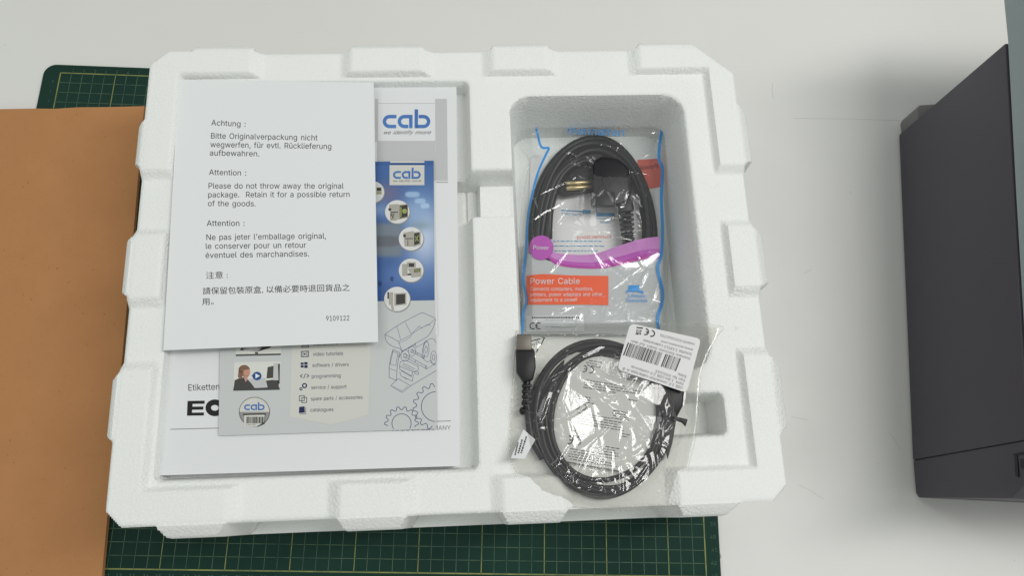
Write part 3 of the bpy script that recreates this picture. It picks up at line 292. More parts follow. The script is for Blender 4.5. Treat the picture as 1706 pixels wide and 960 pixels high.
GLYPH_BOLD = {
    67: (255, [[134, -3, 103, 1, 75, 12, 52, 32, 35, 58, 24, 90, 20, 127, 24, 165, 35, 197, 52, 223, 75, 242, 103, 254, 134, 258, 152, 256, 170, 252, 186, 245, 201, 236, 214, 224, 224, 209, 232, 193, 236, 174, 204, 174, 200, 186, 195, 197, 187, 206, 179, 214, 169, 220, 158, 224, 146, 227, 134, 228, 111, 225, 92, 216, 75, 202, 62, 182, 54, 157, 52, 127, 54, 97, 63, 72, 75, 53, 92, 38, 112, 29, 134, 26, 146, 27, 158, 30, 169, 34, 179, 40, 187, 48, 195, 57, 200, 68, 204, 80, 236, 80, 232, 62, 224, 45, 214, 31, 201, 19, 187, 9, 170, 2, 153, -2]]),
    72: (258, [[30, 0, 30, 254, 62, 254, 62, 144, 196, 144, 196, 254, 228, 254, 228, 0, 196, 0, 196, 116, 62, 116, 62, 0]]),
    80: (222, [[30, 0, 30, 254, 118, 254, 144, 252, 166, 244, 183, 231, 195, 215, 202, 195, 204, 174, 202, 152, 195, 133, 183, 116, 166, 104, 144, 96, 118, 93, 62, 93, 62, 0], [62, 121, 116, 121, 134, 123, 149, 128, 159, 136, 167, 147, 171, 160, 172, 174, 171, 188, 167, 201, 159, 211, 148, 219, 134, 224, 116, 226, 62, 226]]),
    97: (195, [[80, -4, 63, -3, 47, 2, 34, 11, 24, 22, 17, 37, 15, 54, 17, 69, 22, 80, 29, 90, 39, 97, 50, 102, 63, 105, 76, 108, 89, 110, 105, 112, 117, 113, 126, 115, 133, 117, 136, 121, 138, 127, 138, 128, 137, 139, 133, 148, 128, 156, 120, 161, 110, 164, 98, 165, 85, 164, 75, 161, 66, 156, 59, 150, 54, 144, 50, 137, 20, 146, 29, 161, 39, 173, 52, 182, 66, 188, 82, 191, 97, 192, 108, 192, 119, 190, 131, 186, 143, 180, 153, 172, 161, 160, 167, 145, 168, 126, 168, 0, 138, 0, 138, 26, 136, 26, 132, 19, 126, 12, 118, 6, 108, 1, 95, -3], [85, 23, 101, 24, 114, 29, 124, 37, 132, 47, 136, 57, 138, 69, 138, 95, 135, 93, 130, 91, 123, 89, 116, 88, 108, 87, 100, 86, 93, 85, 88, 84, 77, 82, 67, 79, 58, 75, 52, 70, 47, 62, 46, 52, 47, 43, 51, 36, 57, 30, 65, 26, 74, 24]]),
    98: (212, [[115, -4, 99, -3, 86, 2, 76, 8, 69, 16, 63, 23, 59, 29, 56, 29, 56, 0, 26, 0, 26, 254, 57, 254, 57, 160, 59, 160, 63, 166, 69, 173, 76, 180, 86, 186, 98, 191, 115, 192, 137, 189, 156, 180, 173, 166, 185, 146, 193, 122, 195, 94, 193, 66, 185, 42, 173, 23, 157, 8, 137, -1], [110, 23, 126, 26, 140, 33, 150, 44, 158, 58, 163, 75, 164, 95, 163, 114, 158, 131, 150, 145, 140, 156, 126, 163, 110, 165, 94, 163, 81, 156, 70, 145, 62, 131, 58, 114, 56, 95, 58, 75, 63, 58, 70, 43, 81, 32, 94, 26]]),
    101: (202, [[106, -4, 80, -1, 58, 8, 41, 23, 28, 42, 20, 66, 17, 93, 20, 121, 28, 145, 40, 165, 58, 180, 78, 189, 103, 192, 118, 191, 133, 187, 147, 180, 160, 170, 170, 157, 179, 141, 184, 121, 186, 97, 186, 85, 48, 85, 50, 69, 55, 53, 64, 40, 76, 31, 90, 25, 106, 23, 117, 24, 127, 26, 135, 31, 143, 36, 149, 44, 153, 53, 182, 45, 177, 32, 168, 20, 156, 10, 141, 2, 125, -3], [49, 110, 154, 110, 153, 119, 149, 134, 141, 147, 131, 157, 118, 163, 103, 165, 87, 163, 73, 157, 62, 147, 54, 135, 50, 121]]),
    108: (95, [[70, -1, 50, 2, 37, 10, 29, 24, 26, 42, 26, 254, 57, 254, 57, 49, 58, 38, 60, 31, 65, 27, 73, 26, 77, 26, 80, 26, 83, 27, 85, 27, 90, 1, 86, 0, 81, 0, 75, -1]]),
    111: (208, [[104, -4, 79, -1, 58, 8, 41, 23, 28, 43, 20, 66, 17, 94, 20, 122, 28, 146, 41, 165, 58, 180, 79, 189, 104, 192, 128, 189, 149, 180, 167, 165, 180, 146, 188, 122, 191, 94, 188, 66, 180, 43, 167, 23, 149, 8, 128, -1], [104, 23, 121, 26, 135, 33, 146, 44, 154, 59, 158, 75, 160, 94, 158, 112, 154, 129, 146, 144, 135, 155, 121, 162, 104, 165, 86, 162, 73, 155, 62, 144, 54, 129, 50, 112, 48, 94, 50, 75, 54, 59, 62, 44, 73, 33, 86, 26]]),
    114: (130, [[26, 0, 26, 190, 56, 190, 56, 160, 58, 160, 65, 173, 76, 184, 90, 190, 107, 192, 110, 192, 115, 192, 119, 192, 122, 192, 122, 161, 119, 162, 115, 162, 109, 163, 103, 163, 91, 161, 80, 157, 70, 151, 63, 142, 58, 131, 57, 118, 57, 0]]),
    119: (284, [[69, 0, 11, 190, 44, 190, 67, 107, 72, 89, 77, 68, 82, 46, 85, 33, 88, 45, 93, 67, 98, 88, 103, 107, 126, 190, 158, 190, 181, 107, 186, 88, 191, 68, 196, 45, 198, 33, 201, 45, 206, 68, 212, 88, 217, 107, 240, 190, 272, 190, 215, 0, 184, 0, 159, 86, 156, 99, 152, 112, 149, 126, 145, 140, 142, 154, 142, 154, 138, 140, 135, 126, 131, 112, 128, 99, 124, 86, 99, 0]]),
}
_gm = {}
def within(P, l):
    x, y = P; c = False; n = len(l)//2
    for k in range(n):
        ax, ay, bx, by = l[2*k], l[2*k+1], l[2*k-2], l[2*k-1]
        if (ay > y) != (by > y) and x < (bx-ax)*(y-ay)/(by-ay)+ax: c = not c
    return c
def glyph(c, bold):
    if (c, bold) not in _gm:
        adv, loops = (GLYPH_BOLD if bold else GLYPH)[ord(c)]; V = []; F = []
        holes = {}
        for a, l in enumerate(loops):
            for b, m in enumerate(loops):
                if a != b and all(within((l[2*k], l[2*k+1]), m) for k in range(len(l)//2)): holes[a] = b
        for a, l in enumerate(loops):
            if a in holes: continue
            cu = bpy.data.curves.new('t', 'CURVE'); cu.dimensions = '2D'; cu.fill_mode = 'BOTH'
            for l2 in [l]+[loops[h] for h in holes if holes[h] == a]:
                sp_ = cu.splines.new('POLY'); sp_.points.add(len(l2)//2-1); sp_.use_cyclic_u = True
                for k in range(len(l2)//2): sp_.points[k].co = (l2[2*k]/500, l2[2*k+1]/500, 0, 1)
            o = bpy.data.objects.new('t', cu); COL.objects.link(o); me = bpy.data.meshes.new_from_object(o.evaluated_get(bpy.context.evaluated_depsgraph_get()))
            n0 = len(V); V += [tuple(v.co[:2]) for v in me.vertices]; F += [tuple(i+n0 for i in p.vertices) for p in me.polygons]
            bpy.data.objects.remove(o); bpy.data.curves.remove(cu); bpy.data.meshes.remove(me)
        _gm[(c, bold)] = (adv/500, V, F)
    return _gm[(c, bold)]
def glyphs(s, bold=False):
    if (s, bold) in _tc: return _tc[(s, bold)]
    if all(ord(c) in (GLYPH_BOLD if bold else GLYPH) or c == ' ' for c in s):
        x = 0.0; V = []; F = []
        for c in s:
            if c == ' ': x += 0.27; continue
            a, P, T = glyph(c, bold); b = len(V); V += [(p[0]+x, p[1]) for p in P]; F += [tuple(i+b for i in f) for f in T]; x += a
        _tc[(s, bold)] = (np.array(V), F); return _tc[(s, bold)]
    cu = bpy.data.curves.new('t', 'FONT'); cu.body = s; cu.resolution_u = 2; cu.offset = 0.018 if bold else 0.0
    o = bpy.data.objects.new('t', cu); COL.objects.link(o)
    dg = bpy.context.evaluated_depsgraph_get(); me = bpy.data.meshes.new_from_object(o.evaluated_get(dg))
    V = np.array([v.co[:2] for v in me.vertices]).reshape(-1, 2); F = [tuple(p.vertices) for p in me.polygons]
    bpy.data.objects.remove(o); bpy.data.curves.remove(cu); bpy.data.meshes.remove(me)
    _tc[(s, bold)] = (V, F); return V, F
class Ink:
    """collects ink shapes given where the photo shows them and lays them on a surface"""
    def __init__(s, z, lift=0.008): s.P = []; s.F = []; s.z = z; s.lift = lift
    def raw(s, P, F):
        b = len(s.P); s.P += [tuple(p) for p in P]; s.F += [tuple(i+b for i in f) for f in F]; return s
    def text(s, t, p0, p1, h, bold=False, mirror=False, slant=0.0):
        """baseline from p0 to p1, h = height of a capital in px"""
        V, F = glyphs(t, bold); V = V.copy()
        if not len(V): return s
        x0, x1 = V[:, 0].min(), V[:, 0].max(); p0 = np.array(p0, float); p1 = np.array(p1, float); d = p1-p0; ln = np.hypot(*d); e = d/ln
        up = np.array([e[1], -e[0]])*(-1 if mirror else 1)
        cap = glyphs('H')[0]; ch = cap[:, 1].max()-cap[:, 1].min()
        yy = V[:, 1]/ch*h; xx = (V[:, 0]-x0)/(x1-x0)*ln+slant*yy
        return s.raw(p0+xx[:, None]*e+yy[:, None]*up, F)
    def poly(s, P): return s.raw(P, [tuple(range(len(P)))])
    def quad(s, c, n=1, m=1):
        c = np.array(c, float); P = []
        for j in range(m+1):
            for i in range(n+1):
                a, b = i/n, j/m; P.append((c[0]*(1-a)+c[1]*a)*(1-b)+(c[3]*(1-a)+c[2]*a)*b)
        return s.raw(P, [(j*(n+1)+i, j*(n+1)+i+1, (j+1)*(n+1)+i+1, (j+1)*(n+1)+i) for j in range(m) for i in range(n)])
    def rect(s, x0, y0, x1, y1, n=1, m=1): return s.quad([(x0, y0), (x1, y0), (x1, y1), (x0, y1)], n, m)
    def disc(s, c, r, ry=None, n=28, a0=0, a1=2*math.pi):
        ry = ry or r; P = [c]+[(c[0]+r*math.cos(a0+(a1-a0)*i/n), c[1]+ry*math.sin(a0+(a1-a0)*i/n)) for i in range(n+1)]
        return s.raw(P, [(0, i+1, i+2) for i in range(n)])
    def line(s, P, wd, closed=False):
        P = [np.array(p, float) for p in P]
        if closed: P = P+[P[0], P[1]]
        n = len(P); A = []
        for i in range(n):
            a = P[i]-P[max(i-1, 0)]; b = P[min(i+1, n-1)]-P[i]
            if i == 0: a = b
            if i == n-1: b = a
            a = a/(np.hypot(*a)+1e-9); b = b/(np.hypot(*b)+1e-9); t = a+b; t = t/(np.hypot(*t)+1e-9); nn = np.array([-t[1], t[0]])
            k = min(1/max(0.35, abs(nn@np.array([-a[1], a[0]]))), 2.2); ww = wd[i] if hasattr(wd, '__len__') else wd
            A += [P[i]+nn*ww/2*k, P[i]-nn*ww/2*k]
        return s.raw(A, [(2*i, 2*i+1, 2*i+3, 2*i+2) for i in range(n-1)])
    def arc(s, c, r, a0, a1, wd, ry=None, n=20):
        ry = ry or r
        return s.line([(c[0]+r*math.cos(math.radians(a0+(a1-a0)*i/n)), c[1]+ry*math.sin(math.radians(a0+(a1-a0)*i/n))) for i in range(n+1)], wd)
    def build(s, name, m, parent):
        P = np.array(s.P, float); q = at(P[:, 0], P[:, 1], s.z); q[:, 2] += s.lift
        F = []
        for f in s.F:                                   # ink faces the eye
            a, b, c = q[f[0]], q[f[1]], q[f[2]]
            F.append(f if np.cross(b-a, c-a)[2] >= 0 else f[::-1])
        return mesh_obj(name, q, F, m, parent)

# ================================================================== table
T0 = -0.3
g = MB(); g.add([(-220, -160, T0), (230, -160, T0), (230, 150, T0), (-220, 150, T0), (-220, -160, T0-2.5), (230, -160, T0-2.5), (230, 150, T0-2.5), (-220, 150, T0-2.5)],
                [(0, 1, 2, 3), (7, 6, 5, 4), (0, 4, 5, 1), (1, 5, 6, 2), (2, 6, 7, 3), (3, 7, 4, 0)])
table = tag(g.build('table_top', M_table), kind='structure')
i = Ink(T0, 0.004)
i.line([(1287, 138), (1286, 150), (1288, 163)], 0.9); i.line([(1322, 197), (1420, 198), (1508, 201)], 0.8); i.line([(1318, 695), (1345, 700)], 0.8)
i.line([(1330, 808), (1350, 818), (1372, 832)], 0.8); i.line([(1480, 720), (1492, 735), (1500, 750)], 0.7); i.line([(1340, 455), (1352, 449)], 0.9); i.disc((1417, 320), 1.2, n=8); i.disc((1463, 773), 1.0, n=8); i.disc((1690, 935), 1.2, n=8); i.disc((8, 74), 1.2, n=8)
i.build('scratch', M_scr, table)

# ================================================================== cutting mat
def rrect(x0, y0, x1, y1, r, n=8):
    P = []
    for cx, cy, a in ((x1-r, y1-r, 0), (x0+r, y1-r, 90), (x0+r, y0+r, 180), (x1-r, y0+r, 270)):
        for k in range(n+1):
            t = math.radians(a+90*k/n); P.append((cx+r*math.cos(t), cy+r*math.sin(t)))
    return P
o2 = rrect(-1.55, -44.7, 59.2, 0.85, 1.1)
cm = MB().prism([(x, y, T0) for x, y in o2], [(x, y, -0.02) for x, y in o2]).build('cutting_mat', M_mat, bevel=0.04)
tag(cm, 'dark green cutting mat with yellow centimetre grid lying under the foam tray', 'cutting mat')
def strips(lines, wd, name, m):
    V = []; F = []
    for (x0, y0, x1, y1) in lines:
        d = np.array([x1-x0, y1-y0]); d = d/np.hypot(*d); nn = np.array([-d[1], d[0]])*wd/2; b = len(V)
        V += [(x0-nn[0], y0-nn[1], -0.012), (x1-nn[0], y1-nn[1], -0.012), (x1+nn[0], y1+nn[1], -0.012), (x0+nn[0], y0+nn[1], -0.012)]; F.append((b, b+1, b+2, b+3))
    o = mesh_obj(name, V, F, m, cm)
    return o
thin = [(k, 0, k, -43) for k in range(1, 58) if k % 5]+[(0, -k, 58, -k) for k in range(1, 43)]
strips(thin, 0.045, 'grid_line', M_line)
strips([(k, 0, k, -43) for k in range(5, 58, 5)], 0.07, 'grid_line', M_yel)
V = []
for ln_ in ((0, 0, 58, 0), (0, -43, 58, -43), (0, 0.05, 0, -43.05), (58, 0.05, 58, -43.05)): strips([ln_], 0.10, 'grid_border', M_yel)
V = []; F = []
def num(t, x, y, h):
    P, G = glyphs(t); b = len(V); k = h/0.7; mx = P[:, 0].mean()
    V.extend([((p[0]-mx)*k+x, p[1]*k+y, -0.010) for p in P]); F.extend([tuple(i+b for i in f) for f in G])
for k in range(1, 58): num(str(k), k+0.08, 0.17, 0.34); num(str(k), k+0.05, -43.62, 0.38)
for k in range(1, 44): num(str(k), -0.55, -k-0.05, 0.34); num(str(k), 58.75, -k-0.1, 0.40)
mesh_obj('lettering', V, F, M_line, cm)

# small scrap at the mat's edge
q = at([1194, 1201, 1202, 1196], [915, 924, 930, 934], T0+0.15)
sc_ = MB().prism([(p[0], p[1], T0) for p in q], [(p[0], p[1], T0+0.2) for p in q]).build('plastic_scrap', M_lgp, bevel=0.05)
tag(sc_, 'tiny grey plastic scrap on the table against the right edge of the green mat', 'scrap')

# ================================================================== cardboard
c0 = at([-60, 0, 60, 90, 130, 180, 241], [183, 181.5, 180.5, 181, 178.5, 178, 176.5], 0.45); cr_ = at([240, 222, 205, 190, 166], [180, 390, 580, 740, 1000], 0.45); cl = at([-60], [1000], 0.45)
top = [(p[0], p[1]) for p in list(c0)+list(cr_)+list(cl)]
cb = MB().prism([(x, y, 0.02) for x, y in top], [(x, y, 0.45) for x, y in top]).build('cardboard_sheet', M_card)
tag(cb, 'plain brown cardboard sheet lying left of the white foam tray', 'cardboard')

# ================================================================== foam tray (one moulded piece)
TA = math.radians(3.15); TO = np.array([37.3, -20.3])
def t2w(u, v): return TO[0]+u*math.cos(TA)-v*math.sin(TA), TO[1]+u*math.sin(TA)+v*math.cos(TA)
def w2t(x, y):
    a, b = x-TO[0], y-TO[1]; return a*math.cos(TA)+b*math.sin(TA), -a*math.sin(TA)+b*math.cos(TA)
RIM, TOP = 10.0, 10.55
st = 0.125
uu = np.arange(-25, 25.01, st); vv = np.arange(-20, 20.01, st); U, Vv = np.meshgrid(uu, vv)
def sstep(t): t = np.clip(t, 0, 1); return t*t*(3-2*t)
def hp(P, edges=None):
    """signed inside distance to each edge of a convex ccw polygon"""
    out = []
    for k in range(len(P)):
        a = np.array(P[k]); b = np.array(P[(k+1) % len(P)]); d = (b-a)/np.hypot(*(b-a)); out.append(-(U-a[0])*d[1]+(Vv-a[1])*d[0])
    return out
def inside(P): return np.minimum.reduce(hp(P))
def rbox(u0, u1, v0, v1, r):
    dx = np.maximum(u0+r-U, U-(u1-r)); dy = np.maximum(v0+r-Vv, Vv-(v1-r))
    return r-np.hypot(np.maximum(dx, 0), np.maximum(dy, 0))-np.minimum(np.maximum(dx, dy), 0)
rim = [(-22.2, -18.0), (21.6, -18.05), (22.75, -16.95), (22.78, 15.2), (19.9, 17.75), (-21.95, 17.68), (-23.3, 16.5), (-23.25, -16.95)]
d0 = inside(rim)
def rnd(d, r): d = np.clip(d, 0, r); return -(r-np.sqrt(np.maximum(r*r-(r-d)**2, 0)))      # rounded top edge
H = np.where(d0 > 0, RIM, 0.0)
# raised blocks
def slab(u0, u1, v0, v1, wu0, wu1, wv0, wv1):
    r = np.ones_like(U)
    for d, wdt in ((U-u0, wu0), (u1-U, wu1), (Vv-v0, wv0), (v1-Vv, wv1)):
        if wdt > 0: r = np.minimum(r, np.clip(d/wdt, 0, 1))
        else: r = np.minimum(r, np.where(d >= -1e-6, 1.0, 0.0))
    return r
I = 0.35; E_ = 1.05; BIG = 30
blk = np.zeros_like(U)
for (a, b) in ((-BIG, -14.6), (-8.7, -1.25), (2.5, 8.7), (14.3, BIG)): blk = np.maximum(blk, slab(a, b, 15.35, BIG, E_, E_, I, 0))
for (a, b) in ((-BIG, -14.4), (-8.85, -2.7), (2.15, 8.1), (14.2, BIG)): blk = np.maximum(blk, slab(a, b, -BIG, -15.45, E_, E_, 0, I))
for (a, b) in ((6.9, BIG), (-3.05, 3.05), (-BIG, -6.85)): blk = np.maximum(blk, slab(-BIG, -20.72, a, b, 0, I, .75, .75))
for (a, b) in ((6.5, BIG), (-3.35, 2.8), (-BIG, -7.1)): blk = np.maximum(blk, slab(20.42, BIG, a, b, I, 0, .75, .75))
edge = rnd(d0, 0.28)
H = np.where(d0 > 0, RIM+(sstep(blk)*0.5+blk*0.5)*(TOP-RIM)+edge, 0)
# protrusions with sloping faces, and the lower ledge
def trap(f0, f1, o0, o1, side, out):
    # convex quad outside the rim line
    if side == 'b': return [(o0, -out), (o1, -out), (f1, -17.2), (f0, -17.2)], -18.0-Vv, U
    if side == 't': return [(f0, 16.9), (f1, 16.9), (o1, out), (o0, out)], Vv-17.68, U
    if side == 'l': return [(-out, o0), (-22.5, f0), (-22.5, f1), (-out, o1)], -23.28-U, Vv
    return [(22.0, f0), (out, o0), (out, o1), (22.0, f1)], U-22.77, Vv
for side, out, spans in (('b', 19.05, ((-20.7, -14.4, -19.5, -15.9), (-8.85, -2.7, -7.75, -3.8), (2.15, 8.1, 3.25, 7.1), (14.2, 20.4, 15.3, 18.6))),
                         ('t', 18.62, ((-20.9, -14.6, -19.9, -15.5), (-8.7, -1.25, -7.6, -2.3), (2.5, 8.7, 3.6, 7.7), (14.3, 20.6, 15.4, 19.5))),
                         ('l', 24.05, ((6.9, 12.6, 8.1, 11.3), (-3.05, 3.05, -1.9, 2.1), (-13.2, -6.85, -12.1, -8.1))),
                         ('r', 23.85, ((6.5, 13.2, 7.6, 11.8), (-3.35, 2.8, -2.4, 1.5), (-14.4, -7.1, -12.9, -8.4)))):
    for (f0, f1, o0, o1) in spans:
        P, s_, al = trap(f0, f1, o0, o1, side, out); di = inside(P)
        if side == 't': P = P
        m = min(f0, f1); M = max(f0, f1); endr = np.clip(np.minimum(al-m, M-al)/1.05, 0, 1)
        lo = 2.0 if side == 'b' else 4.0; hh = np.minimum(TOP-0.05*s_-1.0*np.clip(s_, 0, 2)**1.15, RIM-0.15+0.75*endr)+rnd(np.clip(di, 0, 9), 0.22); hh = lo+(hh-lo)*np.clip(di/0.2, 0, 1)
        H = np.where((di > 0) & (d0 <= 0.12), np.maximum(H, hh), H)
for P in ([(-20.7, -17.9), (-19.5, -19.1), (18.6, -19.1), (20.4, -17.9)], [(-20.4, 17.4), (20.4, 17.4), (19.4, 18.5), (-19.5, 18.5)],
          [(-23.95, -12), (-23.1, -14), (-23.1, 13.2), (-23.95, 11.4)], [(22.6, -14), (23.7, -12.4), (23.7, 11.6), (22.6, 13)]):
    if inside(P).max() < 0: P = P[::-1]
    di = inside(P); low = 3.0 if P[0][1] < -17 and P[1][1] < -17 else 5.0
    H = np.where((di > 0) & (H < low), low, H)
solid = H > 0.5
# sunken parts
def sink(d, z, wdt, rad=0.25):
    global H
    t = np.clip(d/wdt, 0, 1); Hn = RIM+(z-RIM)*t
    sh = np.where((d < 0) & (d > -rad), rnd(-d, rad), 0)
    H = np.where(d > 0, np.minimum(H, Hn-0.0), H+np.where(solid & (d0 > 1.0), sh*0.8, 0))
sink(rbox(-20.45, 1.42, -15.12, 14.98, 0.5), 8.3, 0.22)
sink(rbox(-1.5, 2.25, 3.55, 7.2, 0.35), 6.6, 0.3)
sink(rbox(1.0, 6.0, 3.55, 7.28, 0.3), 7.7, 0.35)
sink(rbox(4.62, 18.48, -8.6, 13.55, 1.7), 3.9, 0.55, 0.3)
sink(rbox(14.2, 19.05, -13.4, -10.35, 0.5), 7.0, 0.4)
# bead relief on the rough moulded slopes
gy, gx = np.gradient(H, st); slope = np.hypot(gx, gy)
rough = np.clip((slope-0.35)/0.5, 0, 1)*np.where(slope < 1.7, 1, 0.0)
seeds = {}
cell = 0.28; CU = np.floor(U/cell).astype(int); CV = np.floor(Vv/cell).astype(int); F1 = np.full_like(U, 9.0)
jx = rng.rand(300, 300); jy = rng.rand(300, 300)
for a in (-1, 0, 1):
    for b in (-1, 0, 1):
        cu, cv = CU+a, CV+b; px_ = (cu+jx[cu % 300, cv % 300])*cell; py_ = (cv+jy[cu % 300, cv % 300])*cell; F1 = np.minimum(F1, np.hypot(U-px_, Vv-py_))
H = np.where(solid, H+rough*0.012*(0.5-F1/cell), 0)
flat = solid & (d0 > 0.3)
wav = 0.02*np.sin(U*0.21+1)*np.cos(Vv*0.17); H = np.where(flat, H+wav, H)
ny, nx = H.shape; idx = np.arange(nx*ny).reshape(ny, nx)
X, Y = t2w(U, Vv)
keep = solid[:-1, :-1] | solid[1:, :-1] | solid[:-1, 1:] | solid[1:, 1:]
fq = np.stack([idx[:-1, :-1][keep], idx[:-1, 1:][keep], idx[1:, 1:][keep], idx[1:, :-1][keep]], 1)
used = np.unique(fq); remap = np.full(nx*ny, -1); remap[used] = np.arange(len(used)); fq = remap[fq]
co = np.stack([X.ravel(), Y.ravel(), H.ravel()+0.005], 1)[used]*S
me = bpy.data.meshes.new('foam_tray'); me.vertices.add(len(co)); me.vertices.foreach_set('co', co.ravel())
me.loops.add(fq.size); me.loops.foreach_set('vertex_index', fq.ravel().astype(np.int32)); me.polygons.add(len(fq)); me.polygons.foreach_set('loop_start', np.arange(0, fq.size, 4, dtype=np.int32))
me.update(calc_edges=True); me.validate(); me.materials.append(M_foam); me.polygons.foreach_set('use_smooth', [True]*len(fq)); me.set_sharp_from_angle(angle=0.75)
tray = bpy.data.objects.new('foam_tray', me); COL.objects.link(tray)
tag(tray, 'large white foam packing tray with raised edge blocks and sunken pockets', 'packing tray')

# ================================================================== sheets
def sheet(name, c, z, thick, m, n=24, mm=32, parent=None):
    """a thin sheet over four photo corners TL TR BR BL"""
    c = np.array(c, float); P = []
    for j in range(mm+1):
        for k in range(n+1):
            a, b = k/n, j/mm; P.append((c[0]*(1-a)+c[1]*a)*(1-b)+(c[3]*(1-a)+c[2]*a)*b)
    P = np.array(P); q = at(P[:, 0], P[:, 1], z); nb_ = len(q); q2 = q.copy(); q2[:, 2] -= thick; w_ = n+1
    F = [(j*w_+k, (j+1)*w_+k, (j+1)*w_+k+1, j*w_+k+1) for j in range(mm) for k in range(n)]
    F += [tuple(nb_+x for x in f[::-1]) for f in F]
    ring = [k for k in range(w_)]+[j*w_+n for j in range(1, mm+1)]+[mm*w_+k for k in range(n-1, -1, -1)]+[j*w_ for j in range(mm-1, 0, -1)]
    F += [(ring[k], ring[(k+1) % len(ring)], nb_+ring[(k+1) % len(ring)], nb_+ring[k]) for k in range(len(ring))]
    o = mesh_obj(name, np.vstack([q, q2]), F, m, parent, smooth=True); o.data.set_sharp_from_angle(angle=0.5); return o

# --- A4 manual
ZM = 9.32
man = empty('user_manual'); tag(man, 'thick white A4 manual lowest in the paper stack, grey box print near its upper corner', 'manual')
mc = [(292, 154), (760.5, 142), (766, 777), (261, 793)]
sheet('cover', mc, lambda x, y: ZM+0.05*np.cos((x-27)*0.2), 0.02, M_cover, parent=man)
q = at([294, 758, 763, 266], [157, 145, 774.5, 789], ZM-0.06)
MB().prism([(p[0]+0.03, p[1]+0.02, 8.33) for p in q], [(p[0], p[1], ZM-0.08) for p in q]).build('page_block', M_pages, man)
zm = lambda x, y: ZM+0.05*np.cos((x-27)*0.2)
i = Ink(zm); i.rect(625, 164.5, 630, 178); i.quad([(630, 171.5), (725, 171.5), (725, 172.5), (630, 172.5)]); i.quad([(725, 164.5), (744.5, 164.5), (746, 301), (726, 301)]); i.quad([(628, 234.5), (725, 234.5), (726, 301), (628, 301)]); i.rect(625, 178, 630, 236)
i.build('grey_box_print', M_lg, man)
for c in ([(726, 303.2), (746.5, 303.2), (746.5, 304.2), (726, 304.2)], [(284, 715.2), (366, 713.2), (366, 714.4), (284, 716.4)], [(726, 702), (751, 701.2), (751, 702.4), (726, 703.2)]): i = Ink(zm); i.quad(c); i.build('ruled_line', M_mg, man)
i = Ink(zm); i.rect(630, 174, 725, 234.5); i.build('logo_panel', M_wh, man)
def cab(ink, x0, y0, x1, y1):
    """three rounded letters; x0..x1, y0 top of the ascender, y1 baseline"""
    W_ = x1-x0; hgt = y1-y0; xt = y0+hgt*0.29; t = hgt*0.185; mid = (xt+y1)/2; r = (y1-xt)/2-t/2
    def arcp(cx, a0, a1, n=14): return [(cx+r*1.05*math.cos(math.radians(a0+(a1-a0)*k/n)), mid+r*math.sin(math.radians(a0+(a1-a0)*k/n))) for k in range(n+1)]
    cx = x0+r+t/2
    ink.line([(x0+W_*0.285, mid-r)]+arcp(cx, -90, -270)+[(x0+W_*0.28, mid+r)], t)
    ax = x0+W_*0.315; cx = ax+r+t/2; ae = x0+W_*0.625-t/2
    ink.line([(ae+t/2, mid-r)]+arcp(cx, -90, -270)+[(ae-t*0.7, mid+r)], t); ink.line([(ae, mid-r-t/2+0.01), (ae, y1)], t)
    bx = x0+W_*0.665+t/2; cx = x1-r*1.05-t/2
    ink.line([(bx+0.2, y0), (bx, y1)], t); ink.line([(bx+t*0.7, mid-r)]+arcp(cx, -90, 90)+[(bx, mid+r)], t)
def tagline(ink, x0, x1, y, h): ink.text('we', (x0, y), (x0+(x1-x0)*0.15, y), h, slant=0.5); ink.text('identify', (x0+(x1-x0)*0.21, y), (x0+(x1-x0)*0.62, y-0.3), h, slant=0.5); ink.text('more', (x0+(x1-x0)*0.68, y), (x1, y-0.3), h, slant=0.5)
i = Ink(zm, 0.012); cab(i, 638, 182, 717, 213.5); i.build('logo', M_logo, man)
i = Ink(zm, 0.012); tagline(i, 638, 717, 223.5, 6.0); i.build('tagline', M_ink2, man)
i = Ink(zm); i.text('Etikettendrucker', (314, 651.5), (414, 648), 10.5); i.build('lettering', M_ink, man)
i = Ink(zm)
i.poly([(312.5, 668.5), (341, 668), (341, 673.2), (321, 673.5), (320.6, 678), (339, 677.7), (338.7, 683), (320.2, 683.3), (319.8, 688), (340, 687.7), (339.7, 692.8), (311.5, 693.2)])
i.arc((358, 680), 11, 0, 360, 9.2, ry=9.4, n=30); i.build('title_lettering', M_ink2, man)
i = Ink(zm); i.text('MADE IN GERMANY', (654, 719), (751, 716.5), 7.2); i.build('lettering', M_mg, man)

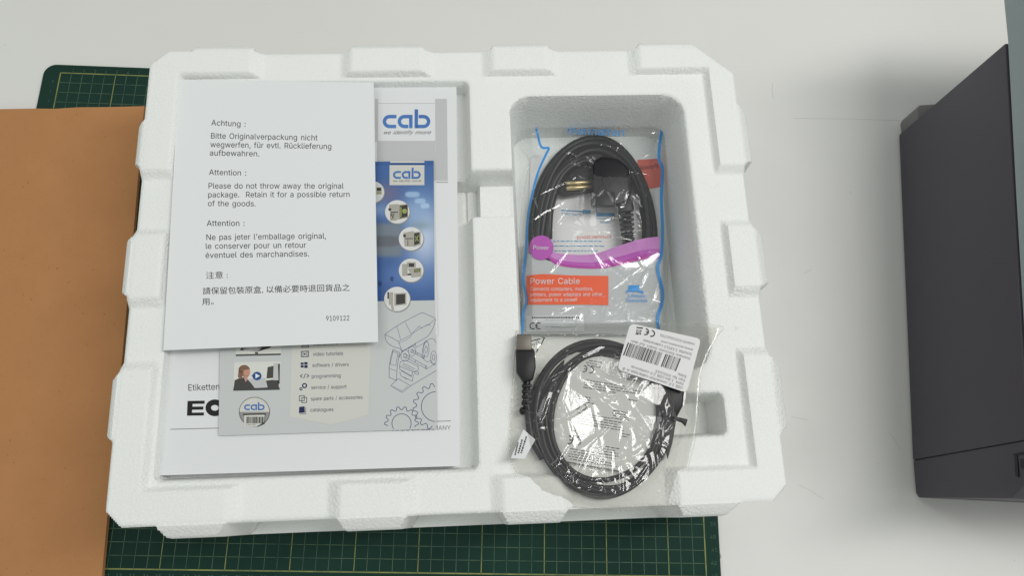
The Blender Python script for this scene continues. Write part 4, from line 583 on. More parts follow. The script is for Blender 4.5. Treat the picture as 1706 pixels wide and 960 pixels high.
# --- booklet
zb = lambda x, y: 9.50+0.004*np.sin(x*0.5)
bk = empty('booklet'); tag(bk, 'grey and blue booklet with round machine pictures, between the notice and the manual', 'booklet')
bc = [(372, 276), (722.5, 267), (727, 715), (364, 726.5)]
sheet('cover', bc, zb, 0.03, M_book, parent=bk)
sheet('inner_page', [(374, 277), (721, 269), (729, 558), (372, 726)], lambda x, y: zb(x, y)-0.045, 0.02, M_pages, parent=bk)
ph = 0.010
def printed_photo(name, fn, x0, y0, x1, y1, nx_, ny_, z, parent):
    P = []; cols = []
    for j in range(ny_+1):
        for k in range(nx_+1):
            x, y = x0+(x1-x0)*k/nx_+(1.5 if x1 > 700 else 0)*j/ny_, y0+(y1-y0)*j/ny_-(2.0*k/nx_); P.append((x, y)); cols.append(fn(x, y))
    P = np.array(P); q = at(P[:, 0], P[:, 1], z); q[:, 2] += 0.006; w_ = nx_+1
    m = mat(name+'_ink', (1, 1, 1, 1), 0.3, 0.5); n = N(m, 'ShaderNodeVertexColor', layer_name='ink'); L(m, n.outputs[0], bsdf(m).inputs['Base Color'])
    o = mesh_obj(name, q, [(j*w_+k, (j+1)*w_+k, (j+1)*w_+k+1, j*w_+k+1) for j in range(ny_) for k in range(nx_)], m, parent)
    at_ = o.data.color_attributes.new('ink', 'FLOAT_COLOR', 'POINT'); at_.data.foreach_set('color', np.array([srgb(*c) for c in cols]).ravel())
    return o
def blob(c, x, y, cx, cy, rx, ry, col, k=1.0, hard=2):
    d = ((abs(x-cx)/rx)**hard+(abs(y-cy)/ry)**hard) if hard != 6 else ((abs(x-cx)/rx)**4+(abs(y-cy)/ry)**2)**2.5; w_ = k*math.exp(-d) if hard == 2 else k/(1+d**2)
    return tuple(a*(1-w_)+b*w_ for a, b in zip(c, col))
def blue_photo(x, y):
    t = (y-268)/232; c = tuple(a*(1-t)+b*t for a, b in zip((66, 104, 160), (50, 86, 146)))
    c = blob(c, x, y, 708, 395, 34, 62, (190, 204, 226), .95); c = blob(c, x, y, 690, 352, 26, 24, (150, 178, 214), .7); c = blob(c, x, y, 676, 460, 44, 20, (92, 128, 184), .7)
    c = blob(c, x, y, 645, 322, 24, 17, (112, 108, 140), .9); c = blob(c, x, y, 628, 350, 20, 14, (150, 178, 214), .7)
    c = blob(c, x, y, 640, 400, 30, 28, (118, 128, 138), .95, 8); c = blob(c, x, y, 640, 402, 28, 9, (96, 102, 110), .9, 6); c = blob(c, x, y, 700, 376, 18, 8, (120, 146, 150), .6)
    c = blob(c, x, y, 687, 324, 12, 4.6, (156, 186, 218), .9, 6); c = blob(c, x, y, 700, 335, 9, 4.2, (160, 190, 222), .9, 6); c = blob(c, x, y, 708, 343, 7.5, 4.2, (170, 196, 226), .9, 6)
    for (dx_, dy_) in ((653, 465), (633, 473)): c = blob(c, x, y, dx_, dy_, 3, 4, (30, 58, 108), .8, 6)
    if y < 276: c = (58, 94, 152)
    return c
printed_photo('photo_panel', blue_photo, 612, 269.5, 722.5, 502.5, 90, 190, zb, bk)
i = Ink(zb, ph); i.rect(649, 271.3, 707, 275); i.build('blue_print', M_blue, bk)
i = Ink(zb, ph+.002); i.rect(649, 275, 707, 308.5); i.rect(650, 268.3, 707, 271.3); i.build('logo_panel', M_cream, bk)
i = Ink(zb, ph+.006); cab(i, 655, 279.5, 701, 298); i.build('logo', M_logo, bk)
i = Ink(zb, ph+.006); tagline(i, 654, 701, 303, 3.2); i.build('tagline', M_ink2, bk)
# round pictures of machines
M_bei = mat('print_beige', srgb(168, 165, 154), 0.35); M_dk = mat('print_dark', srgb(52, 50, 48), 0.35); M_shade = mat('print_shade', srgb(140, 140, 138), 0.35); M_grn = mat('print_machine_green', srgb(150, 160, 90), 0.35)
discs = [(621, 320, 19), (662, 353, 20.5), (685, 398, 20.5), (685, 450.5, 20.5), (661.5, 498.5, 21.5)]
i = Ink(zb, ph+.004)
for (x, y, r) in discs: i.disc((x+.6, y+1), r+.9, (r+.9)*0.95)
i.build('picture_ring', M_shade, bk)
i = Ink(zb, ph+.008)
for (x, y, r) in discs: i.disc((x, y), r, r*.95)
i.build('picture_disc', mat('print_disc_white', srgb(216, 217, 215), .35), bk)
i = Ink(zb, ph+.012); j = Ink(zb, ph+.014); k_ = Ink(zb, ph+.016)
i.quad([(648, 341), (664, 340), (664, 366), (651, 366)]); i.quad([(664, 341), (680, 340), (680, 363), (664, 366)]); i.rect(650, 355, 661, 368)
j.quad([(666, 343), (679, 341), (679, 361), (666, 364)]); j.disc((649.5, 349), 2.5); j.rect(651, 353, 663, 354.5); k_.rect(667, 345, 669, 362); k_.disc((674, 352), 4)
i.quad([(672, 388), (689, 385), (689, 411), (674, 411)]); i.quad([(689, 387), (701, 386), (701, 408), (689, 412)])
j.quad([(690, 389), (699, 387.5), (699, 406), (690, 409)]); j.disc((674, 393), 2.5); j.rect(675, 397, 688, 398.5); j.rect(679, 400, 680, 410); k_.line([(692, 402), (697, 392)], 1.6); k_.line([(692, 394), (697, 402)], 1.6)
i.rect(670, 440, 679, 460); i.rect(678, 437, 693, 446); i.quad([(679, 447), (702, 446), (702, 461), (686, 463)])
j.rect(681, 439, 690, 445); j.quad([(690, 449), (700, 448), (700, 453), (690, 454)]); j.rect(679, 456, 685, 459); k_.rect(691, 450, 699, 452)
i.quad([(647, 488), (655, 487), (655, 509), (648, 508)]); i.quad([(657, 489), (677, 488), (677, 508), (657, 510)]); i.quad([(651, 509), (655, 508), (657, 517), (653, 517)])
j.quad([(660, 491), (675, 490), (675, 506), (660, 508)]); j.rect(645.5, 487, 648, 498); i.disc((664, 495), 2.6); i.disc((671, 494.5), 2.6); i.disc((664, 503), 2.0); i.disc((671, 502), 2.6)
i.rect(627, 312, 636, 324); j.rect(628, 313, 635, 318); k_.rect(628, 320, 635, 323)
j.build('machine_print', M_dk, bk); k_.build('machine_print', M_grn, bk)
i.build('machine_print', M_bei, bk)
# pale panel with link list
i = Ink(zb, ph); i.poly([(486, 572), (618, 568), (614, 692), (552, 708), (483, 695)]); i.build('list_panel', M_cream, bk)
i = Ink(zb, ph+.006)
for t, x0, x1, y0, y1 in (('video tutorials', 521.5, 571.5, 593.5, 592), ('software / drivers', 520.5, 581, 612, 610.5), ('programming', 519.5, 567.5, 630.5, 629), ('service / support', 518.5, 577.5, 649, 647.5), ('spare parts / accessories', 518, 604, 668, 665), ('catalogues', 517, 555.5, 686.5, 685.5), ('instructions', 522, 563, 576, 574.5)):
    i.text(t, (x0, y0), (x1, y1), 6.0)
i.build('lettering', M_navy, bk)
i = Ink(zb, ph+.006)
i.line([(502, 586), (514, 585.7), (514, 594.5), (502, 594.8)], 1.2, True); i.line([(504.8, 586), (504.8, 594.8)], .9); i.line([(511.4, 586), (511.4, 594.8)], .9); i.poly([(506.5, 588), (510.2, 590.3), (506.5, 592.5)])
for (x, y, xx, yy) in ((501, 604.5, 506, 608), (507, 603.8, 512.5, 607.8), (501, 609, 506, 612.8), (507, 608.8, 512.5, 613.5)): i.rect(x, y, xx, yy)
i.line([(504, 624), (500.5, 627), (504, 630)], 1.2); i.line([(511, 623.5), (514.5, 626.5), (511, 629.5)], 1.2); i.line([(509, 623), (506, 631)], 1.1)
i.arc((507.5, 643), 3.3, 0, 360, 2.1); i.arc((501.5, 648.5), 1.9, 0, 360, 1.4)
i.line([(499, 660), (507, 659.5), (507, 668), (499, 668.5)], 1.0, True); i.line([(503, 663), (511, 662.5), (511, 671), (503, 671.5)], 1.0, True)
i.poly([(498.5, 678.5), (507.5, 677.5), (508, 688), (498, 689)]); i.line([(503, 576.5), (514, 576), (514, 579), (503, 579.5)], 1.0, True); i.line([(509.3, 679), (509.5, 689.8), (499.5, 690.6)], .8)
i.build('icon', M_navy, bk)
# printed pictures of a video and a round sticker
i = Ink(zb, ph); i.quad([(393, 578), (469, 576), (467.5, 592), (393, 594)]); i.quad([(390.5, 604), (468, 602.5), (466, 650), (388.5, 651.5)]); i.build('picture_print', mat('print_window_white', srgb(212, 214, 206), .35), bk)
i = Ink(zb, ph+.004); i.quad([(393, 591), (468, 589.3), (467.5, 592), (393, 593.8)]); i.quad([(389, 647.5), (466, 645.8), (466, 650), (388.5, 651.6)]); i.poly([(389, 650), (391, 634), (400, 630), (409, 629), (417, 637), (424, 646), (424, 650)])
i.quad([(446, 612), (456, 610), (457, 630), (444, 631)]); i.quad([(440, 635), (464, 632), (465, 648), (440, 648)]); i.poly([(400, 584), (430, 586), (450, 580), (452, 577), (440, 576.5), (425, 582), (402, 580)]); i.rect(425, 587, 430, 590); i.quad([(461, 608), (466.5, 606), (466, 640), (461, 640)])
i.build('picture_print', M_dk, bk)
i = Ink(zb, ph+.005); i.quad([(412, 632), (442, 630), (446, 646), (426, 647)]); i.quad([(456, 606), (463, 605), (464, 634), (455, 634)]); i.quad([(404, 582), (436, 580), (430, 585), (408, 585)]); i.build('picture_print', M_lg, bk)
i = Ink(zb, ph+.006); i.disc((409.5, 620), 7.5, 9.5); i.poly([(405, 625), (413, 626), (412, 634), (409, 637)]); i.build('picture_print', M_skin, bk)
i = Ink(zb, ph+.008); i.disc((407, 617), 9.5, 8.5, a0=math.pi*0.75, a1=math.pi*1.95); i.poly([(398, 613), (405, 613), (406, 624), (402, 632), (396.5, 629)]); i.build('picture_print', M_hair, bk)
i = Ink(zb, ph+.008); i.disc((428.3, 627), 7.6, 7.2); i.poly([(419, 626), (423, 624), (423, 630)]); i.build('play_button', M_blue, bk)
i = Ink(zb, ph+.012); i.poly([(425.8, 622.6), (433, 626.8), (425.8, 631)]); i.build('play_button', M_txtw, bk)
i = Ink(zb, ph); i.disc((424, 686.8), 25.8, 24.8, n=40); i.build('sticker_print', M_dk, bk)
i = Ink(zb, ph+.004); i.disc((424, 686.8), 24.8, 23.8, n=40); i.build('sticker_print', M_shade, bk)
i = Ink(zb, ph+.006); i.disc((424, 686.8), 24.8, 23.8, n=24, a0=math.pi*1.0, a1=2*math.pi); i.build('sticker_print', M_cream, bk)
i = Ink(zb, ph+.008); i.quad([(405, 690), (443, 689), (443, 692), (405, 693)]); i.quad([(406, 692), (442, 691), (441, 707), (429, 712), (406, 713)][:4]); i.build('sticker_print', M_dk, bk)
i = Ink(zb, ph+.012); i.poly([(407, 692.5), (441, 691.5), (440, 704), (428, 711), (406.5, 712)]); i.build('sticker_print', M_cream, bk)
i = Ink(zb, ph+.016); x = 411
for n_ in range(17):
    wv = random.choice((.7, .7, 1.2, 1.7)); i.quad([(x, 695), (x+wv, 695), (x+wv-.3, 706), (x-.3, 706)]); x += wv+random.choice((.6, .7, 1.0))
i.text('8 000 000', (410, 709.5), (426, 709), 1.8); i.build('barcode_print', M_black, bk)
i = Ink(zb, ph+.012); cab(i, 407, 670.5, 441, 684); i.build('logo', M_logo, bk)
# line drawing of a machine, and two gears
i = Ink(zb, ph)
sx = lambda x, y: (640+x/4.175, 500+y/4.175)
M_draw = mat('ink_drawing', srgb(66, 72, 116), 0.6, 0.2)
def dl(P, wdt=0.75, closed=False): i.line([sx(*p) for p in P], wdt*.62, closed)
def cl_(P, wdt=.9): i.line([tuple(p) for p in smooth_path([sx(*p) for p in P], len(P)*4)], wdt*.62)
cl_([(5, 240), (30, 222), (88, 182), (170, 135), (255, 92), (275, 92), (322, 112), (355, 130), (352, 160), (338, 200), (310, 245), (290, 262), (215, 305), (165, 335), (125, 355), (108, 338), (70, 328), (35, 308), (12, 280), (5, 240)], 1.0)
dl([(5, 240), (52, 262), (100, 290), (112, 322), (125, 352)], .9); dl([(100, 290), (190, 240), (240, 205), (320, 165), (352, 134)], .8); dl([(88, 182), (115, 278)], .7); dl([(148, 160), (188, 235)], .8)
dl([(190, 235), (245, 182), (262, 196), (300, 172), (322, 178)], .8); dl([(106, 300), (150, 280), (195, 248)], .6)
dl([(62, 345), (45, 400), (35, 470), (35, 540), (85, 560), (90, 480), (98, 420), (106, 366)], 1.0, True); dl([(62, 358), (94, 372), (82, 458), (42, 446)], .8, True); dl([(38, 480), (86, 494)], .7)
cl_([(106, 366), (104, 400), (118, 372), (150, 345), (205, 318), (216, 300)], 1.0); dl([(216, 305), (222, 330), (300, 290)], .8)
dl([(85, 560), (45, 598), (125, 645), (185, 598), (100, 549)], .9, True); dl([(60, 600), (122, 634), (168, 598)], .6); dl([(185, 598), (365, 490)], 1.0); dl([(300, 480), (362, 440)], .7)
for (cx, cy, r, ry) in ((146, 388, 30, 40), (146, 388, 12, 16), (194, 356, 25, 34), (194, 356, 9, 12), (344, 400, 20, 46), (344, 400, 9, 20), (292, 340, 20, 56), (292, 345, 9, 24)): i.arc(sx(cx, cy), r/4.175, 0, 360, .55, ry=ry/4.175, n=22)
for (x0_, y0_, x1_, y1_, t_) in ((140, 384, 292, 470, 9), (190, 352, 276, 398, 7)):
    dl([(x0_, y0_-t_), (x1_, y1_-t_)], .9); dl([(x0_, y0_+t_), (x1_, y1_+t_)], .9); i.arc(sx(x1_, y1_), t_*.6/4.175, 0, 360, .6, ry=t_*1.2/4.175, n=14); dl([((x0_+x1_)/2, (y0_+y1_)/2-t_), ((x0_+x1_)/2, (y0_+y1_)/2+t_)], .9)
cl_([(262, 400), (272, 330), (300, 282), (340, 270), (362, 300)], .9); dl([(262, 400), (300, 432), (330, 420)], .8)
dl([(112, 432), (150, 418), (236, 462), (238, 490), (200, 500), (108, 462)], .9, True); dl([(108, 462), (108, 482), (190, 530), (200, 500)], .9); dl([(108, 500), (118, 530), (196, 566), (204, 520)], .9); dl([(130, 440), (215, 482)], .8); dl([(125, 452), (205, 492)], .8); dl([(115, 490), (192, 536)], .8)
dl([(212, 500), (240, 505), (238, 520), (214, 514)], .9, True); dl([(140, 535), (150, 552), (165, 548)], .8); dl([(322, 430), (345, 452), (362, 452)], .8)
def gear(cx, cy, r0, r1, n, ph0, a0, a1):
    P = []
    for k in range(n*4):
        a = a0+(k+0.5)/(n*4)*360; 
        if a > a1: break
        r = r1 if (k % 4) in (1, 2) else r0
        P.append((cx+r*math.cos(math.radians(a+ph0)), min(cy+r*math.sin(math.radians(a+ph0)), 718)))
    return P
P = [p for p in gear(669, 706, 23, 28, 14, 2, 165, 400)]; i.line([p for p in P if p[1] < 716.3], 1.0)
P = [p for p in gear(727, 678, 33, 39, 17, 4, 95, 262)]; i.line([p for p in P if p[0] < 726.5], 1.0)
i.arc((669, 706), 16, 146, 394, 1.0, n=30); i.arc((727, 678), 25, 95, 268, 1.0, n=30)
i.build('line_drawing', M_draw, bk)

# --- notice sheet, slightly bowed
nc = [(298, 133), (622.5, 137), (630, 570), (272, 584)]
zn = lambda x, y: 10.14+0.10*np.clip((x-24)/8, -1.2, 1.2)**2-0.06*np.sin((y+16)*0.2)+0.10*np.clip((18.5-x)/3, 0, 1)**2+0.09*np.clip((x-29)/3, 0, 1)**2*np.clip((-14-y)/12, 0, 1)+0.07*np.clip((-24.5-y)/3, 0, 1)**2
nt_ = sheet('notice_sheet', nc, zn, 0.012, M_paper, 40, 50); tag(nt_, 'white notice sheet with four language warning, topmost of the paper stack', 'paper sheet')
i = Ink(zn)
for t, p0, p1, h in (('Achtung :', (352, 208.5), (409, 211), 9.2), ('Bitte Originalverpackung nicht', (351.5, 230.5), (529, 233.8), 9.2), ('wegwerfen, für evtl. Rücklieferung', (350.5, 245), (552, 248.2), 9.2), ('aufbewahren.', (349.5, 259), (432, 260.5), 9.2),
                     ('Attention :', (348.3, 291.3), (410, 292.5), 9.2), ('Please do not throw away the original', (347.5, 314), (572.5, 314.2), 9.2), ('package.  Retain it for a possible return', (347, 328.8), (582.5, 328.2), 9.2), ('of the goods.', (346.5, 343.5), (426, 343.8), 9.2),
                     ('Attention :', (344.5, 376.5), (407.5, 376.5), 9.4), ("Ne pas jeter l'emballage original,", (344, 400), (543, 397.6), 9.4), ('le conserver pour un retour', (343, 414.8), (510, 412.8), 9.4), ('éventuel des marchandises.', (342.5, 430), (515, 427.3), 9.4),
                     ('注意 :', (343.3, 464), (379.5, 463), 6.6), ('請保留包裝原盒, 以備必要時退回貨品之', (338, 490), (583, 484), 6.6), ('用。', (337, 508), (356, 507), 6.6), ('9109122', (543.5, 535), (582, 534.2), 8.2)):
    i.text(t, p0, p1, h)
i.build('lettering', M_ink, nt_)

# ================================================================== plastic bags: film with creases
def creases(n, box, amp, seed, wide=1.0):
    r = np.random.RandomState(seed); x0, y0, x1, y1 = box
    out = []
    for _ in range(n):
        wd = r.uniform(.06, .22)*wide; out.append((r.uniform(x0, x1), r.uniform(y0, y1), r.uniform(0, math.pi), r.uniform(.2, 1.0)*amp*wd, r.uniform(1.2, 5.0), wd, r.uniform(-.06, .06)))
    return out
def crease_z(C, x, y):
    z = np.zeros_like(x)
    for (cx, cy, a, am, ln, wd, cv) in C:
        dx, dy = x-cx, y-cy; al = dx*math.cos(a)+dy*math.sin(a); ac = -dx*math.sin(a)+dy*math.cos(a)+cv*al*al/ln
        z += am*sstep(1-np.abs(al)/ln)*(0.5*sstep(1-np.abs(ac)/wd)+0.5*np.clip(1-np.abs(ac)/wd, 0, 1))
    return z
def folds(lines, z0):
    out = []
    for pts, am, wd in lines:
        P = smooth_path(pts, len(pts)*5) if len(pts) > 2 else np.array(pts, float); out.append((at(P[:, 0], P[:, 1], z0)[:, :2], am, wd))
    return out
def fold_z(Fl, x, y):
    z = np.zeros_like(x)
    for P, am, wd in Fl:
        m = (x > P[:, 0].min()-.5) & (x < P[:, 0].max()+.5) & (y > P[:, 1].min()-.5) & (y < P[:, 1].max()+.5)
        if not m.any(): continue
        xs, ys = x[m], y[m]; dm = np.full(xs.shape, 9.0); n = len(P)
        for k in range(n-1):
            a, e = P[k], P[k+1]-P[k]; t = np.clip(((xs-a[0])*e[0]+(ys-a[1])*e[1])/(e@e+1e-9), 0, 1); dm = np.minimum(dm, np.hypot(xs-a[0]-t*e[0], ys-a[1]-t*e[1]))
        z[m] += am*0.26*np.clip(1-dm/(wd*2.0), 0, 1)
    return z
def pin(P, x, y):
    P = np.asarray(P); c = np.zeros(x.shape, bool); n = len(P); dm = np.full(x.shape, 1e9)
    for k in range(n):
        a, b = P[k], P[(k+1) % n]
        cond = ((a[1] > y) != (b[1] > y)) & (x < (b[0]-a[0])*(y-a[1])/(b[1]-a[1]+1e-12)+a[0]); c ^= cond
        e = b-a; t = np.clip(((x-a[0])*e[0]+(y-a[1])*e[1])/(e@e+1e-12), 0, 1); dm = np.minimum(dm, np.hypot(x-a[0]-t*e[0], y-a[1]-t*e[1]))
    return c, dm
def film_obj(name, outline, z, m, parent, step, z0):
    """film over a photo outline, meshed on a world grid"""
    O_ = at([p[0] for p in outline], [p[1] for p in outline], z0)[:, :2]
    x0, y0 = O_.min(0)-step; x1, y1 = O_.max(0)+step
    gx_, gy_ = np.meshgrid(np.arange(x0, x1, step), np.arange(y0, y1, step)); c, dm = pin(O_, gx_, gy_)
    k = c | (dm < step*0.75)
    # pull the outermost vertices onto the outline
    zz = z(gx_.ravel(), gy_.ravel()).reshape(gx_.shape); ids = np.arange(gx_.size).reshape(gx_.shape)
    f = k[:-1, :-1] & k[1:, :-1] & k[:-1, 1:] & k[1:, 1:]
    F = np.stack([ids[:-1, :-1][f], ids[:-1, 1:][f], ids[1:, 1:][f], ids[1:, :-1][f]], 1); us = np.unique(F); rm = np.full(gx_.size, -1); rm[us] = np.arange(len(us))
    return mesh_obj(name, np.stack([gx_.ravel(), gy_.ravel(), zz.ravel()], 1)[us], rm[F], m, parent, smooth=True)

# ------------------------------------------------------------ power cable bag (in the deep pocket)
def box_z(x, y, cx, cy, hx, hy, h, soft):
    d = np.hypot(np.maximum(np.abs(x-cx)-hx, 0), np.maximum(np.abs(y-cy)-hy, 0)); return h*np.exp(-(d/soft)**2)
C1 = creases(80, (41, -28, 56, -7), 0.42, 5)+creases(30, (45, -16, 53, -9), 0.55, 21)+creases(16, (44, -27.5, 54, -24.5), 0.6, 77)
PB = at([868, 1118, 1115, 872], [205, 205, 556, 556], 5.2)[:, :2]
def z1s(x, y):
    c, d = pin(PB, x, y); e = np.clip(np.where(c, d, 0)/0.9, 0, 1)
    return 4.80+0.85*sstep(e)+box_z(x, y, 50.3, -14.6, 1.3, 1.6, 1.0, 1.6)
F1_ = folds([([(880, 373), (886, 372), (915, 378), (945, 388)], .12, .12), ([(1100, 394), (1060, 392), (1030, 396), (1012, 404), (1005, 415), (1012, 432), (1035, 452), (1065, 475)], .14, .13), ([(960, 402), (975, 396), (990, 396)], .14, .16), ([(975, 398), (990, 408), (997, 420)], .14, .16),
  ([(1063, 435), (1074, 455), (1066, 474)], .10, .10), ([(935, 517), (945, 505), (957, 496), (968, 482), (978, 500), (987, 520)], .13, .11), ([(985, 497), (1000, 505), (1012, 522)], .12, .11), ([(1005, 492), (1035, 508), (1047, 528), (1050, 545)], .11, .10), ([(935, 515), (950, 510), (965, 506)], .13, .14),
  ([(1064, 203), (1074, 225), (1086, 246)], .11, .10), ([(978, 262), (990, 275), (992, 290), (985, 305)], .13, .11), ([(1026, 258), (1020, 270), (1010, 281)], .13, .12), ([(988, 306), (965, 324), (945, 336)], .12, .10), ([(1050, 315), (1038, 332), (1030, 350)], .15, .16), ([(880, 373), (905, 355), (935, 340), (962, 325)], .09, .10),
  ([(912, 240), (940, 256), (952, 252)], .09, .10), ([(925, 215), (935, 235), (960, 262)], .08, .10), ([(905, 204), (902, 225), (896, 246)], .10, .10), ([(1040, 248), (1060, 290), (1080, 300)], .08, .09), ([(870, 520), (890, 540), (912, 555)], .1, .1), ([(1060, 205), (1085, 222), (1112, 215)], .1, .1), ([(1095, 235), (1112, 260), (1116, 300)], .12, .1), ([(868, 215), (885, 225), (905, 210)], .1, .1), ([(1108, 300), (1112, 380), (1106, 440)], .12, .1), ([(930, 205), (950, 212), (985, 204)], .1, .1), ([(868, 330), (872, 400), (868, 450)], .1, .1)], 5.4)
LAB1 = at([877, 1014, 1014, 877], [459, 459, 508, 508], 5.6)[:, :2]
def z1(x, y):
    c, d = pin(LAB1, x, y); calm = np.clip(np.where(c, 0, d)/0.8, 0.12, 1)
    return z1s(x, y)+crease_z(C1, x, y)*calm+fold_z(F1_, x, y)*1.9*np.clip(calm*2, 0.25, 1)
bag = empty('plastic_bag'); tag(bag, 'printed power cable bag with blue side lines and orange label, in the deep pocket', 'plastic bag')
i = Ink(4.0, 0.0); i.quad([(884, 262), (1098, 262), (1104, 556), (872, 556)], 2, 2); i.build('back_panel', mat('bag_back_white', (0.86, 0.85, 0.83, 1), .35, .4), bag)
ob = [(866, 203), (900, 199), (960, 201), (1040, 198), (1119, 202), (1126, 240), (1121, 300), (1117, 400), (1112, 480), (1113, 556), (990, 560), (868, 557), (872, 470), (866, 390), (871, 330), (880, 270), (864, 240)]
eb = at([p[0] for p in ob], [p[1] for p in ob], 5.0); eb = np.vstack([eb, eb[:1]]); eb = smooth_path(eb, 150); ez = z1(eb[:, 0], eb[:, 1])
MB().tube(np.stack([eb[:, 0], eb[:, 1], ez], 1), 0.022, 6).build('film_hem', M_film1, bag, smooth=True)
film_obj('film', ob, z1, M_film1, bag, 0.045, 5.0)
zb1 = lambda x, y: np.full_like(x, 4.02)
i = Ink(zb1); i.quad([(1062, 266), (1101, 264), (1101, 311), (1062, 319)]); i.quad([(1000, 236), (1046, 254), (1040, 262), (998, 246)]); i.quad([(1020, 262), (1062, 285), (1060, 300), (1022, 272)]); i.build('back_print', M_red, bag)
i = Ink(zb1); i.text('connections', (1018, 396.5), (961, 398.5), 6.2, mirror=True); i.build('back_lettering', M_red, bag)
i = Ink(zb1); i.text('Power', (1096, 281), (1062, 283), 8, mirror=True); i.build('back_lettering', M_txtw, bag)
i = Ink(zb1); i.line([(935, 350.5), (972, 352.5)], 2); i.rect(971, 350, 984, 356); i.poly([(993, 355), (1024, 355), (1024, 360.5), (993, 360.5)]); i.line([(994, 342), (994, 355)], 1); i.line([(992, 364), (1024, 364.5)], 1); i.line([(1062, 346), (1062, 361), (1073, 362)], 1)
i.text('Power Cable', (967, 360), (936, 357), 4, mirror=True); i.text('Laptop', (1017, 372), (1000, 371.5), 4, mirror=True)
for k, (a, b) in enumerate(((921, 1000), (922, 1006), (923, 996))):
    x = a; y = 402+k*8
    while x < b: wv = random.uniform(3, 9); i.line([(x, y), (x+wv, y+random.uniform(-.5, .5))], 1.5); x += wv+2
i.build('back_print', mat('print_back_blue', srgb(90, 160, 205), .4), bag)
# front print, laid on the film
z1f = lambda x, y: z1(x, y)
def grid_strip(ink, top_, bot_, n=30, m=5):
    T_ = smooth_path(top_, n); B_ = smooth_path(bot_, n); P = []; F = []
    for j in range(m+1):
        for k in range(n): P.append(T_[k]*(1-j/m)+B_[k]*j/m)
    return ink.raw(P, [(j*n+k, j*n+k+1, (j+1)*n+k+1, (j+1)*n+k) for j in range(m) for k in range(n-1)])
i = Ink(z1f, -0.19); grid_strip(i, [(873, 418), (925, 436), (985, 440), (1040, 430), (1106, 424)], [(872, 556), (930, 556), (990, 556), (1050, 556), (1106, 556)], 48, 26); i.build('silver_print', M_frost, bag)
up = [(908, 412), (930, 421), (985, 423), (1030, 409), (1070, 397), (1100, 393)]; dn = [(906, 420), (930, 441), (990, 447), (1030, 442), (1070, 432), (1100, 430)]
mid1 = [(a[0]*.45+b[0]*.55, a[1]*.45+b[1]*.55) for a, b in zip(up, dn)]; mid2 = [(a[0]*.2+b[0]*.8, a[1]*.2+b[1]*.8) for a, b in zip(up, dn)]
i = Ink(z1f, -0.15); grid_strip(i, up, mid1, 40, 6); i.build('purple_wave', M_purple2, bag)
i = Ink(z1f, -0.15); grid_strip(i, mid1, mid2, 40, 4); i.build('purple_wave', M_purple, bag)
i = Ink(z1f, -0.15); grid_strip(i, mid2, dn, 40, 4); i.build('purple_wave', M_purple3, bag)
i = Ink(z1f, -0.11)
for rr in range(7):
    for k in range(32):
        a0, a1 = 2*math.pi*k/32, 2*math.pi*(k+1)/32; r0, r1 = 20.5*rr/7, 20.5*(rr+1)/7; c = (902, 412)
        i.raw([(c[0]+r0*math.cos(a0), c[1]+r0*math.sin(a0)), (c[0]+r1*math.cos(a0), c[1]+r1*math.sin(a0)), (c[0]+r1*math.cos(a1), c[1]+r1*math.sin(a1)), (c[0]+r0*math.cos(a1), c[1]+r0*math.sin(a1))], [(0, 1, 2, 3)])
i.build('purple_disc', M_purple, bag)
i = Ink(z1f, -0.06); i.text('Power', (888.5, 415), (914.5, 416), 6.8, True); i.text('Power Cable', (884, 473), (966, 473), 10, True)
i.text('Connects computers, monitors,', (884, 484), (988, 484), 6); i.text('printers, power adapters and other', (884, 493.5), (1004, 493), 6); i.text('equipment to a power', (884, 502.5), (962, 502), 6)
i.build('lettering', M_txtw, bag)
i = Ink(z1f, -0.14); grid_strip(i, [(877, 459), (905, 456), (950, 458), (1014, 459)], [(877, 507), (920, 507), (970, 507), (1014, 508)], 30, 12); i.build('orange_label', M_orange, bag)
i = Ink(z1f, -0.08); i.text('Lifetime', (1047, 495), (1077, 496), 6); i.text('Guarantee', (1043, 502.5), (1079, 503.5), 6); i.poly([(1048, 475), (1066, 475), (1066, 484), (1048, 483)]); i.poly([(1045, 483), (1071, 484), (1073, 489), (1062, 485.5), (1050, 485.5), (1043, 488)])
i.build('guarantee_print', M_sky, bag); i = Ink(z1f, -0.08); i.text('manhattan', (946, 222), (1040, 226), 12, False)
i.build('blue_lettering', M_sky, bag)
for P, wd in (([(891, 201), (895, 220), (902, 244), (914, 246), (910, 256), (897, 285), (888, 318), (880, 360), (876, 420), (873, 446), (872, 470), (877, 500), (872, 520), (870, 557)], 3.8), ([(1106, 202), (1101, 228), (1098, 262), (1104, 282), (1102, 330), (1104, 380), (1102, 424), (1096, 446), (1104, 484), (1103, 506), (1096, 530), (1099, 556)], 5.0)):
    i = Ink(z1f, -0.06); i.line(smooth_path(P, 90), wd); i.build('blue_side_line', M_sky, bag)
zst = lambda x, y: z1(x, y)+.03
i = Ink(z1f, -0.08); i.quad([(877, 526), (973, 524.5), (974, 552), (877, 553)], 18, 6); i.build('sticker', M_wh, bag)
i = Ink(z1f, -0.06); i.arc((888, 543), 5, 60, 300, 1.5); i.arc((898, 543), 5, 60, 300, 1.5); i.line([(893.5, 543), (897, 543)], 1.3); x = 908
while x < 958: wv = random.choice((.8, .8, 1.4, 2.0)); i.quad([(x, 533), (x+wv, 533), (x+wv, 545), (x, 545)]); x += wv+random.choice((.8, 1.0, 1.5))
for yy in (529,):
    x = 886
    while x < 966: wv = random.uniform(2, 4); i.line([(x, yy), (x+wv, yy)], 2.4); x += wv+1.2
i.build('sticker_print', M_ink2, bag)

